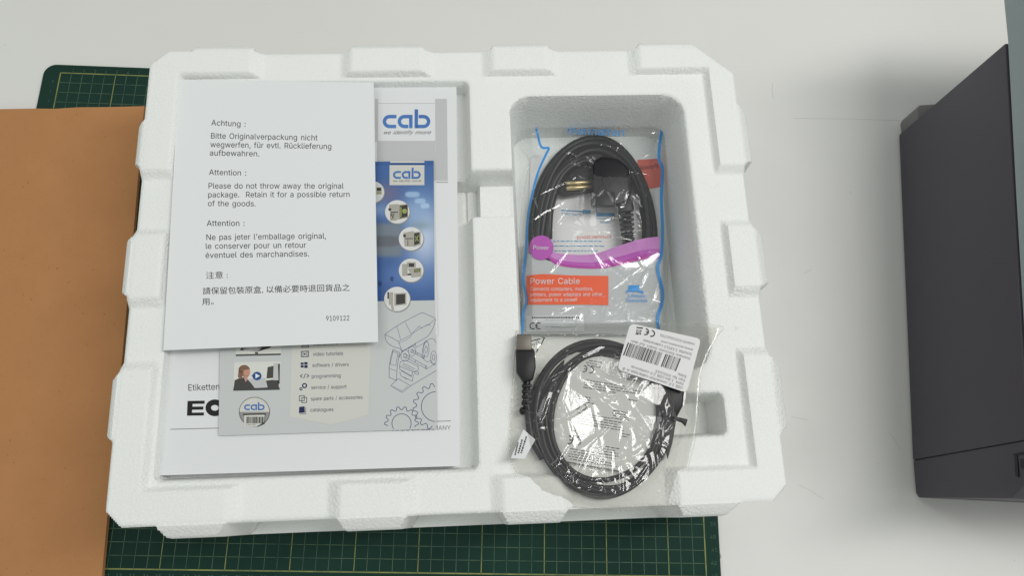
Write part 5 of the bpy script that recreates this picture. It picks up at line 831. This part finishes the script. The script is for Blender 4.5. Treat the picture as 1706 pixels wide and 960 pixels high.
# power cord inside the bag
pc = empty('power_cable'); tag(pc, 'coiled black mains cable with brass pinned plug inside the printed bag', 'cable')
P = []
turns = 4.0; n_ = 260
for k in range(n_):
    t = turns*2*math.pi*k/(n_-1); a = t+math.pi*0.9; fr = k/(n_-1)
    lay = fr*turns; off = [0, 15, 29, 8, 20][int(lay) % 5]*(1-lay % 1)+[0, 15, 29, 8, 20][(int(lay)+1) % 5]*(lay % 1)
    rx = 106-off; ry = (168 if math.sin(a) < 0 else 120)-off*1.05
    x = 991+rx*math.cos(a)*1.0+2*math.sin(3*a+fr*5); y = 393+ry*math.sin(a)
    zz = 4.42+0.5*((int(lay)) % 2)*1.0*sstep(np.array(min(lay % 1*4, 1.0)))
    q = at(x, y, 4.5+0.2*lay)[0]; P.append((q[0], q[1], 4.40+0.17*lay))
cable = MB().tube(P, 0.32, 10)
cable.build('cord', M_pvc, pc, smooth=True)
c2 = [at(x, y, z)[0] for x, y, z in ((914, 398, 4.6), (918, 340, 5.0), (938, 290, 5.2), (975, 268, 5.3), (1000, 280, 5.3))]
MB().tube(smooth_path(c2, 40), 0.31, 10).build('cord', M_pvc, pc, smooth=True)
c3 = [at(x, y, z)[0] for x, y, z in ((900, 410, 4.4), (908, 350, 4.8), (925, 300, 5.1), (952, 272, 5.2), (984, 262, 5.2))]
MB().tube(smooth_path(c3, 40), 0.33, 10).build('cord', M_pvc, pc, smooth=True)
q = lambda x, y, z: tuple(at(x, y, z)[0])
o_ = [(930, 290), (955, 272), (988, 270), (990, 322), (960, 326), (938, 330), (922, 318)]
MB().prism([q(x, y, 4.05) for x, y in o_], [q(956+(x-956)*.9, 300+(y-300)*.9, 4.95) for x, y in o_]).build('socket_end', M_plug, pc, bevel=.2)
pl = MB(); o_ = [(986, 268), (1002, 258), (1030, 262), (1050, 278), (1053, 322), (1040, 344), (1004, 346), (986, 330)]
pl.prism([q(x, y, 4.1) for x, y in o_], [q(1018+(x-1018)*.93, 303+(y-303)*.93, 6.0) for x, y in o_]); pl.build('plug', M_plug, pc, bevel=0.25, seg=3)
MB().prism([q(x, y, 4.2) for x, y in ((984, 318), (1026, 318), (1026, 345), (984, 345))], [q(x, y, 6.45) for x, y in ((986, 320), (1024, 320), (1024, 343), (986, 343))]).build('plug_block', M_plug, pc, bevel=0.12)
for y in (304, 312): MB().tube([q(990, y-1, 5.3), q(958, y+1, 5.3), q(944, y+2, 5.3), q(942.5, y+2, 5.3)], [0.2, 0.2, 0.2, 0.1], 12).build('pin', M_brass, pc, smooth=True)
MB().prism([q(x, y, 4.1) for x, y in ((1026, 328), (1054, 326), (1057, 352), (1029, 356))], [q(x, y, 5.8) for x, y in ((1028, 330), (1052, 328), (1055, 351), (1031, 354))]).build('connector', M_plug, pc, bevel=0.15)
for k in range(7):
    y = 356+k*8; wv = 13-k*0.4
    MB().prism([q(x, yy, 4.3) for x, yy in ((1043-wv+k*.7, y), (1043+wv+k*.7, y-1), (1043+wv+k*.7, y+4.5), (1043-wv+k*.7, y+5.5))], [q(x, yy, 5.4) for x, yy in ((1044-wv+k*.7, y+.5), (1042+wv+k*.7, y-.5), (1042+wv+k*.7, y+4), (1044-wv+k*.7, y+5))]).build('strain_relief_rib', M_plug, pc, bevel=0.06)
MB().tube([q(1043, 350, 4.9), q(1046, 380, 4.9), q(1049, 410, 4.8), q(1054, 440, 4.6)], 0.36, 10).build('cord', M_pvc, pc, smooth=True)

# ------------------------------------------------------------ USB cable bag (lying on the tray)
C2 = creases(30, (41, -39, 57, -23), 0.32, 33, 1.9)+creases(22, (50, -38, 57, -26), 0.42, 44, 1.6)+creases(12, (42, -39, 52, -33), 0.45, 3, 1.6)+creases(16, (41, -36, 44.5, -24), 0.5, 8, 1.6)+creases(18, (43, -39, 56, -36.2), 0.5, 14, 1.6)+creases(20, (54, -38, 57.5, -23), 0.5, 15, 1.6)
OB2 = [(860, 551), (930, 547), (1000, 541), (1056, 538), (1120, 540), (1201, 543), (1196, 560), (1180, 590), (1168, 625), (1164, 690), (1158, 735), (1148, 775), (1143, 800), (1112, 846), (1076, 848), (1040, 852), (962, 846), (905, 838), (872, 812), (852, 772), (849, 740), (853, 660)]
PB2 = at([p[0] for p in OB2], [p[1] for p in OB2], 10.6)[:, :2]
CC = at(1003, 700, 10.8)[0]; QX = at(1123, 700, 10.8)[0]; QY = at(1003, 838, 10.8)[0]
RX = np.hypot(*(QX-CC)[:2]); RY = np.hypot(*(QY-CC)[:2])
def z2s(x, y):
    c, d = pin(PB2, x, y); e = sstep(np.clip(np.where(c, d, 0)/1.1, 0, 1))
    rr = np.hypot((x-CC[0])/RX, (y-CC[1])/RY); ring = np.where(rr < 0.9, 1-0.22*(1-rr/0.9)**2, np.exp(-((rr-0.9)/0.16)**2))
    return 10.12+e*(0.55+1.0*ring)
LAB2 = at([1050, 1168, 1144, 1028], [539, 565, 655, 616], 11.7)[:, :2]
F2_ = folds([([(872, 590), (858, 610), (852, 660), (848, 700)], .12, .10), ([(872, 656), (895, 648), (920, 630), (962, 608)], .12, .11), ([(945, 620), (941, 650), (930, 682)], .12, .11), ([(918, 712), (960, 688), (1000, 664), (1050, 652)], .13, .10), ([(1005, 632), (1035, 642), (1058, 664), (1100, 690), (1112, 706)], .15, .14),
  ([(975, 628), (1000, 632), (1030, 645)], .14, .15), ([(1015, 690), (1036, 702), (1050, 722), (1050, 746)], .13, .10), ([(1142, 690), (1112, 705), (1088, 724), (1060, 745), (1028, 770)], .13, .12), ([(1028, 770), (1060, 758), (1088, 742)], .15, .15), ([(1058, 788), (1076, 815), (1086, 842)], .13, .12), ([(1000, 788), (1012, 806)], .12, .1),
  ([(942, 788), (934, 822)], .12, .10), ([(965, 778), (935, 812)], .10, .10), ([(985, 790), (972, 830)], .10, .10), ([(870, 590), (872, 625), (866, 655)], .1, .1), ([(882, 724), (902, 715)], .12, .1), ([(1090, 735), (1096, 790), (1106, 802)], .12, .10), ([(1070, 735), (1084, 770), (1082, 812)], .12, .10), ([(905, 640), (960, 600), (1040, 558)], .09, .10), ([(1034, 700), (1028, 735)], .1, .08),
  ([(1025, 700), (1010, 665), (1008, 640)], .09, .09), ([(1140, 655), (1160, 690), (1150, 720), (1128, 745)], .13, .11), ([(1150, 780), (1120, 800), (1090, 842)], .11, .12), ([(900, 838), (940, 815), (945, 800)], .10, .1), ([(955, 790), (950, 825), (960, 845)], .10, .1), ([(1160, 545), (1150, 560), (1168, 600)], .1, .1), ([(1035, 742), (1048, 760), (1066, 770)], .16, .2), ([(1075, 735), (1060, 720)], .15, .16)], 11.2)
def z2(x, y):
    c, d = pin(PB2, x, y); cl_, dl_ = pin(LAB2, x, y); dl_ = np.where(cl_, 0, dl_)
    return z2s(x, y)+(crease_z(C2, x, y)+fold_z(F2_, x, y))*np.clip(np.where(c, d, 0)/0.5, 0.15, 1)*np.clip(dl_/0.6, 0, 1)
bag2 = empty('plastic_bag'); tag(bag2, 'crumpled clear bag with a white barcode label, lying below the printed bag', 'plastic bag')
ep = np.array([p[:2] for p in at([p[0] for p in OB2], [p[1] for p in OB2], 10.2)]); ep = np.vstack([ep, ep[:1]])
MB().tube([(p[0], p[1], 10.16) for p in smooth_path(ep, 160)], 0.025, 6).build('film_hem', M_film2, bag2, smooth=True)
film_obj('film', OB2, z2, M_film2, bag2, 0.045, 10.6)
# usb cable
us = empty('usb_cable'); tag(us, 'coiled thin black USB cable with two plugs inside the clear crumpled bag', 'cable')
P = []; turns = 5.6; n_ = 360; offs = [1, 13, 25, 36, 7, 20, 31]
for k in range(n_):
    fr = k/(n_-1); a = turns*2*math.pi*fr+math.pi*1.0; lay = fr*turns; l0 = int(lay) % 7; o_ = offs[l0]*(1-lay % 1)+offs[(l0+1) % 7]*(lay % 1)
    rx = 120-o_+3*math.sin(2*a+fr*17); ry = 137-o_+3*math.cos(3*a+fr*11)
    x = 1004+rx*math.cos(a); y = 699+ry*math.sin(a); p = at(x, y, 10.7)[0]; P.append((p[0], p[1], 10.30+0.13*lay))
MB().tube(P, 0.18, 9).build('cord', M_pvc, us, smooth=True)
q = lambda x, y, z: tuple(at(x, y, z)[0])
def pr(poly, z0, z1_, shrink, name, m, bev):
    c = np.mean(np.array(poly, float), 0); MB().prism([q(x, y, z0) for x, y in poly], [q(c[0]+(x-c[0])*shrink, c[1]+(y-c[1])*shrink, z1_) for x, y in poly]).build(name, m, us, bevel=bev)
pr([(861, 557), (885, 557), (886, 584), (860, 584)], 10.2, 11.0, .97, 'metal_shell', M_steel, .06)
pr([(858, 582), (891, 582), (893, 612), (888, 634), (872, 640), (860, 622)], 10.1, 11.2, .93, 'plug', M_plug, .12)
MB().tube(smooth_path([q(878, 630, 10.6), q(877, 660, 10.6), q(880, 690, 10.55), q(886, 730, 10.5), q(905, 765, 10.45)], 30), 0.27, 10).build('cord', M_pvc, us, smooth=True)
for k in range(4): pr([(869, 641+k*9), (886, 640+k*9), (886, 645.5+k*9), (869, 646.5+k*9)], 10.25, 11.05, .95, 'strain_relief_rib', M_plug, .05)
MB().tube([q(868, 685, 10.6), q(872, 685, 10.7), q(877, 686, 10.8)], [.25, .3, .2], 10).build('twist_tie', M_plug, us, smooth=True)
MB().tube(smooth_path([q(869, 672, 11), q(874, 678, 11.1), q(890, 690, 11.3), q(905, 688, 11.2), q(914, 690, 10.9)], 14), .05, 6).build('twist_tie', M_plug, us, smooth=True)
pr([(1098, 628), (1142, 640), (1138, 676), (1126, 700), (1106, 700), (1095, 672)], 10.2, 11.35, .94, 'plug', M_plug, .12)
pr([(1104, 698), (1127, 700), (1120, 740), (1112, 768), (1107, 740)], 10.3, 11.1, .9, 'strain_relief', M_plug, .1)
pr([(1124, 694), (1146, 699), (1142, 712), (1136, 705), (1124, 701)], 10.4, 11.0, .9, 'cord_clip', M_plug, .06)
# tag on the cable
ft = MB(); tp = [(872, 716), (892, 733), (874, 765), (851, 764)]; ft.prism([q(x, y, 11.15) for x, y in tp], [q(x, y, 11.17) for x, y in tp]); flag = ft.build('cable_tag', M_wh, us)
i = Ink(11.17, .006)
for k in range(3): i.line([(875-k*7+3, 730+k*5), (868-k*6+2, 757+k*2)], 2.0)
for k in range(3):
    P0 = np.array((876-k*7, 728+k*4.0)); P1 = np.array((866-k*5, 757+k*1.5)); d = (P1-P0)
i.P = []; i.F = []
for k in range(3):
    P0 = np.array((877-k*7, 728+k*5.0)); P1 = np.array((868-k*5, 756+k*1.5)); t = 0.0
    while t < .95: e = min(t+random.uniform(.06, .14), 1); i.line([P0+(P1-P0)*t, P0+(P1-P0)*e], 2.6); t = e+.035
i.build('tag_print', M_ink2, flag)
# leaflet inside the bag
zl = lambda x, y: 10.55+0.25*np.sin((x-46)*0.33)*0.6+0.15*np.sin((y+32)*.4)
lf = sheet('leaflet', [(944, 584), (1108, 613), (1080, 793), (908, 763)], zl, 0.012, paper('leaflet_paper', (0.66, 0.67, 0.665, 1)), 20, 20); tag(lf, 'white folded leaflet with CE marks lying inside the clear crumpled bag', 'leaflet')
i = Ink(zl); e = np.array((math.cos(math.radians(9.5)), math.sin(math.radians(9.5)))); f_ = np.array((-e[1], e[0]))
def ln_block(x, y, wdt, rows_, h=1.7, gap=4.2):
    for r_ in range(rows_):
        p = np.array((x, y), float)+f_*gap*r_+e*random.uniform(0, 5); t = 0; wl = wdt*random.uniform(.72, 1)
        while t < wl: d = min(random.uniform(2.5, 8), wl-t+.5); i.line([p+e*t, p+e*(t+d)], h); t += d+1.5
for (x, y, wd_, r_) in ((976, 600, 24, 3), (973, 633, 78, 4), (962, 660, 26, 3), (960, 688, 80, 5), (951, 717, 26, 3), (948, 748, 80, 5), (1040, 627, 26, 2), (1046, 666, 14, 1), (1020, 684, 28, 4), (1030, 722, 18, 2), (1005, 744, 26, 4), (1050, 650, 18, 2)): ln_block(x, y, wd_, r_)
def ce(ink, c, r, ang, wd_):
    a = math.radians(ang); rot = lambda p: (c[0]+p[0]*math.cos(a)-p[1]*math.sin(a), c[1]+p[0]*math.sin(a)+p[1]*math.cos(a))
    for ox in (-r*1.05, r*1.05):
        ink.line([rot((ox+r*0.4+r*math.cos(math.radians(t)), r*math.sin(math.radians(t)))) for t in range(80, 281, 20)], wd_)
    ink.line([rot((r*0.55, 0)), rot((r*1.35, 0))], wd_)
ce(i, (957, 735), 6.4, 190, 2.6); ce(i, (980, 616), 5.2, 190, 2.0); ce(i, (968, 678), 5.2, 190, 1.8)
i.build('leaflet_print', mat('ink_pale', srgb(96, 96, 98), .6), lf)
# barcode label stuck on the bag
zlab = lambda x, y: 11.62+0.03*np.sin(x*1.1)+0.02*np.cos(y*1.7)
lc = np.array([(1050, 539), (1168, 565), (1144, 655), (1028, 616)], float)      # photo corners
def rc(c, r, n=6):
    P = []
    for k in range(4):
        p, a, b = c[k], c[k-1], c[(k+1) % 4]; da = (a-p)/np.hypot(*(a-p)); db = (b-p)/np.hypot(*(b-p))
        for t in np.linspace(0, 1, n): P.append((p+da*r)*(1-t)**2+2*p*t*(1-t)+(p+db*r)*t*t)
    return np.array(P)
lp = rc(lc, 9); qa = at(lp[:, 0], lp[:, 1], 11.8); lab = MB().prism([(p[0], p[1], 11.80) for p in qa], [(p[0], p[1], 11.83) for p in qa]).build('label_sticker', mat('label_white', (0.68, 0.685, 0.68, 1), .4, .4), bag2)
i = Ink(11.83, .006)
s8 = lambda x, y: (1000+x/8, 520+y/8)
for t, a, b, h in (('code39.5303060755', (1262, 420), (805, 292), 4.2), ('www.assmann.com', (1240, 495), (815, 378), 3.8), ('Schuffel 3.58513 Ludenscheid', (1222, 552), (582, 362), 4.4), ('Assmann Electronic GmbH. Auf dem', (1205, 612), (420, 372), 4.4), ('EAN:', (1148, 850), (1040, 808), 4.4), ('Part No 5901655', (1132, 900), (742, 770), 4.4), ('M/M, 1.8m.USB 2.0 conform.bl', (1112, 948), (418, 712), 4.4), ('USB 2.0 connection cable,type A-B', (1100, 1000), (305, 738), 4.6)):
    i.text(t, s8(*a), s8(*b), h)
ax, ay = np.array(s8(1075, 620)), np.array(s8(375, 408)); dv = (ay-ax); dn_ = np.array(s8(1005, 800))-ax; t = 0
while t < 1:
    wv = random.choice((.008, .008, .014, .022)); 
    if not (.30 < t < .335): i.quad([ax+dv*t, ax+dv*(t+wv), ax+dv*(t+wv)+dn_*random.choice((.93, .93, .97)), ax+dv*t+dn_*.95])
    t += wv+random.choice((.009, .012, .02))
ce(i, s8(658, 280), 5.0, 196, 2.0)
i.line([s8(482, 207), s8(570, 217)], 2.0); i.line([s8(480, 245), s8(545, 300)], .8); i.line([s8(555, 245), s8(465, 300)], .8); i.line([s8(488, 240), s8(545, 248), s8(535, 300), s8(480, 290)], .9, True); i.disc(s8(495, 292), 1.6, n=10)
i.build('label_lettering', M_black, lab)
# recycling triangle printed on the bag
z2f = lambda x, y: z2(x, y)
i = Ink(z2f, -.03); i.line([(877, 570), (900, 565)], 1.8); i.line([(903, 562), (907, 563), (902, 574)], 1.8); i.line([(899, 577), (893, 588)], 2.0); i.line([(889, 583), (882, 578)], 1.8); i.line([(876, 570), (881, 578)], 1.8)
i.text('04', (897, 568), (885, 573.5), 6.0); i.build('film_print', M_ink2, bag2)

# ================================================================== label printer
pr_ = empty('label_printer'); tag(pr_, 'dark grey label printer standing on the table at the right', 'printer')
def line3(a, b, t): return tuple(np.array(a)*(1-t)+np.array(b)*t)
BK = (78.6, -3.3); SM = (76.02, -33.6); FR = (75.88, -36.6)
tz = lambda y: 13.7+(y+36.6)/33.3*1.35
hw = 24.0; dx = lambda p: (p[0]+hw, p[1]+hw*-0.03)
zt0 = T0+0.35
sy = lambda y: y
s1 = (SM[0], SM[1]); s1t = (75.9, -32.9)
body = MB(); A = [(BK[0], BK[1], zt0), (SM[0], SM[1]+.06, zt0), (s1t[0]+.12, s1t[1]+.06, tz(s1t[1])), (BK[0]-.05, BK[1], tz(BK[1]))]
body.prism(A, [(p[0]+hw, p[1]-0.7, p[2]) for p in A]); body.build('housing', M_pr, pr_, bevel=0.08)
A = [(SM[0], SM[1], zt0+.02), (FR[0]+.04, FR[1]+.35, zt0), (FR[0], FR[1], zt0+.4), (FR[0]-.05, FR[1]-.05, 11.7), (FR[0], FR[1]+1.0, 13.4), (s1t[0]+.12, s1t[1], tz(s1t[1]))]
bz = MB(); bz.prism(A, [(p[0]+hw, p[1]-0.7, p[2]) for p in A]); bz.build('front_bezel', M_pr, pr_, bevel=0.1)
A = [(SM[0]+.12, SM[1]-.4, zt0+.1), (SM[0]+.12, SM[1]+.4, zt0+.1), (s1t[0]+.24, s1t[1]+.4, tz(s1t[1])-.1), (s1t[0]+.24, s1t[1]-.4, tz(s1t[1])-.1)]
MB().prism(A, [(p[0]+hw-.5, p[1]-0.7, p[2]) for p in A]).build('seam', M_pr2, pr_)
# lid with sloping glossy side
q15 = at([1670, 1675, 1690, 1706], [-12, 75, 330, 620], 15.15)
Lb = [(q15[0][0], q15[0][1], 15.2), (q15[1][0], q15[1][1], 15.12), (q15[2][0], q15[2][1], 14.3), (75.6+1.0, -29.5, 13.0)]
Lb = [(79.05, 4.5, 15.4), (78.6, -3.2, 15.2), (77.5, -16, 14.65), (76.4, -29.5, 14.1)]
Lt = [(p[0]+1.8, p[1]+(.3 if k == 0 else 0), p[2]+6.0) for k, p in enumerate(Lb)]
lid = MB(); n_ = 4; far = [(p[0]+hw, p[1], p[2]) for p in Lb]; fart = [(p[0]+hw-3, p[1], p[2]) for p in Lt]
V = Lb+Lt+far+fart; F = [(k, k+1, 5+k, 4+k) for k in range(3)]+[(4+k, 5+k, 13+k, 12+k) for k in range(3)]+[(12+k, 13+k, 9+k, 8+k) for k in range(3)]+[(8+k, 9+k, k+1, k) for k in range(3)]+[(0, 4, 12, 8), (3, 11, 15, 7)]
lid.add(V, F); lid.build('lid', M_lid, pr_, bevel=0.15)
g0 = at([1509, 1507, 1524, 1550], [196, 216, 222, 205], T0)
rb = [(79.0, -3.1), (81.6, -3.0), (81.7, -1.6), (80.9, -1.3), (79.4, -1.45), (79.0, -2.0)]
MB().prism([(x, y, T0) for x, y in rb], [(x, y, 2.6) for x, y in rb]).build('rear_socket', M_grey, pr_, bevel=.2)
for (x, y) in ((79.5, -5.5), (77.3, -31.5)): MB().tube([(x+.7, y, T0), (x+.7, y, zt0+.1)], .6, 14).build('foot', M_pr2, pr_)
def on_side(px, py):
    """point on the printer's left side seen at a photo pixel"""
    d = np.array([(px-853)/FOC, (py-480)/FOC, 1.0]) @ R; n = np.array([1.0, -0.08, 0.0]); p0 = np.array([75.96, -34.5, 0]); t = ((p0-CAM)@n)/(d@n); return CAM+t*d
lp_ = MB()
for c in ([(1689, 757), (1714, 752), (1714, 756), (1692, 760)], [(1692, 760), (1697, 760), (1699, 796), (1694, 794)], [(1702, 766), (1716, 764), (1716, 782), (1703, 780)]):
    P = [on_side(*p) for p in c]; lp_.prism([(p[0]-.10, p[1], p[2]) for p in P], [(p[0]+.3, p[1], p[2]) for p in P])
lp_.build('latch', M_pr2, pr_)
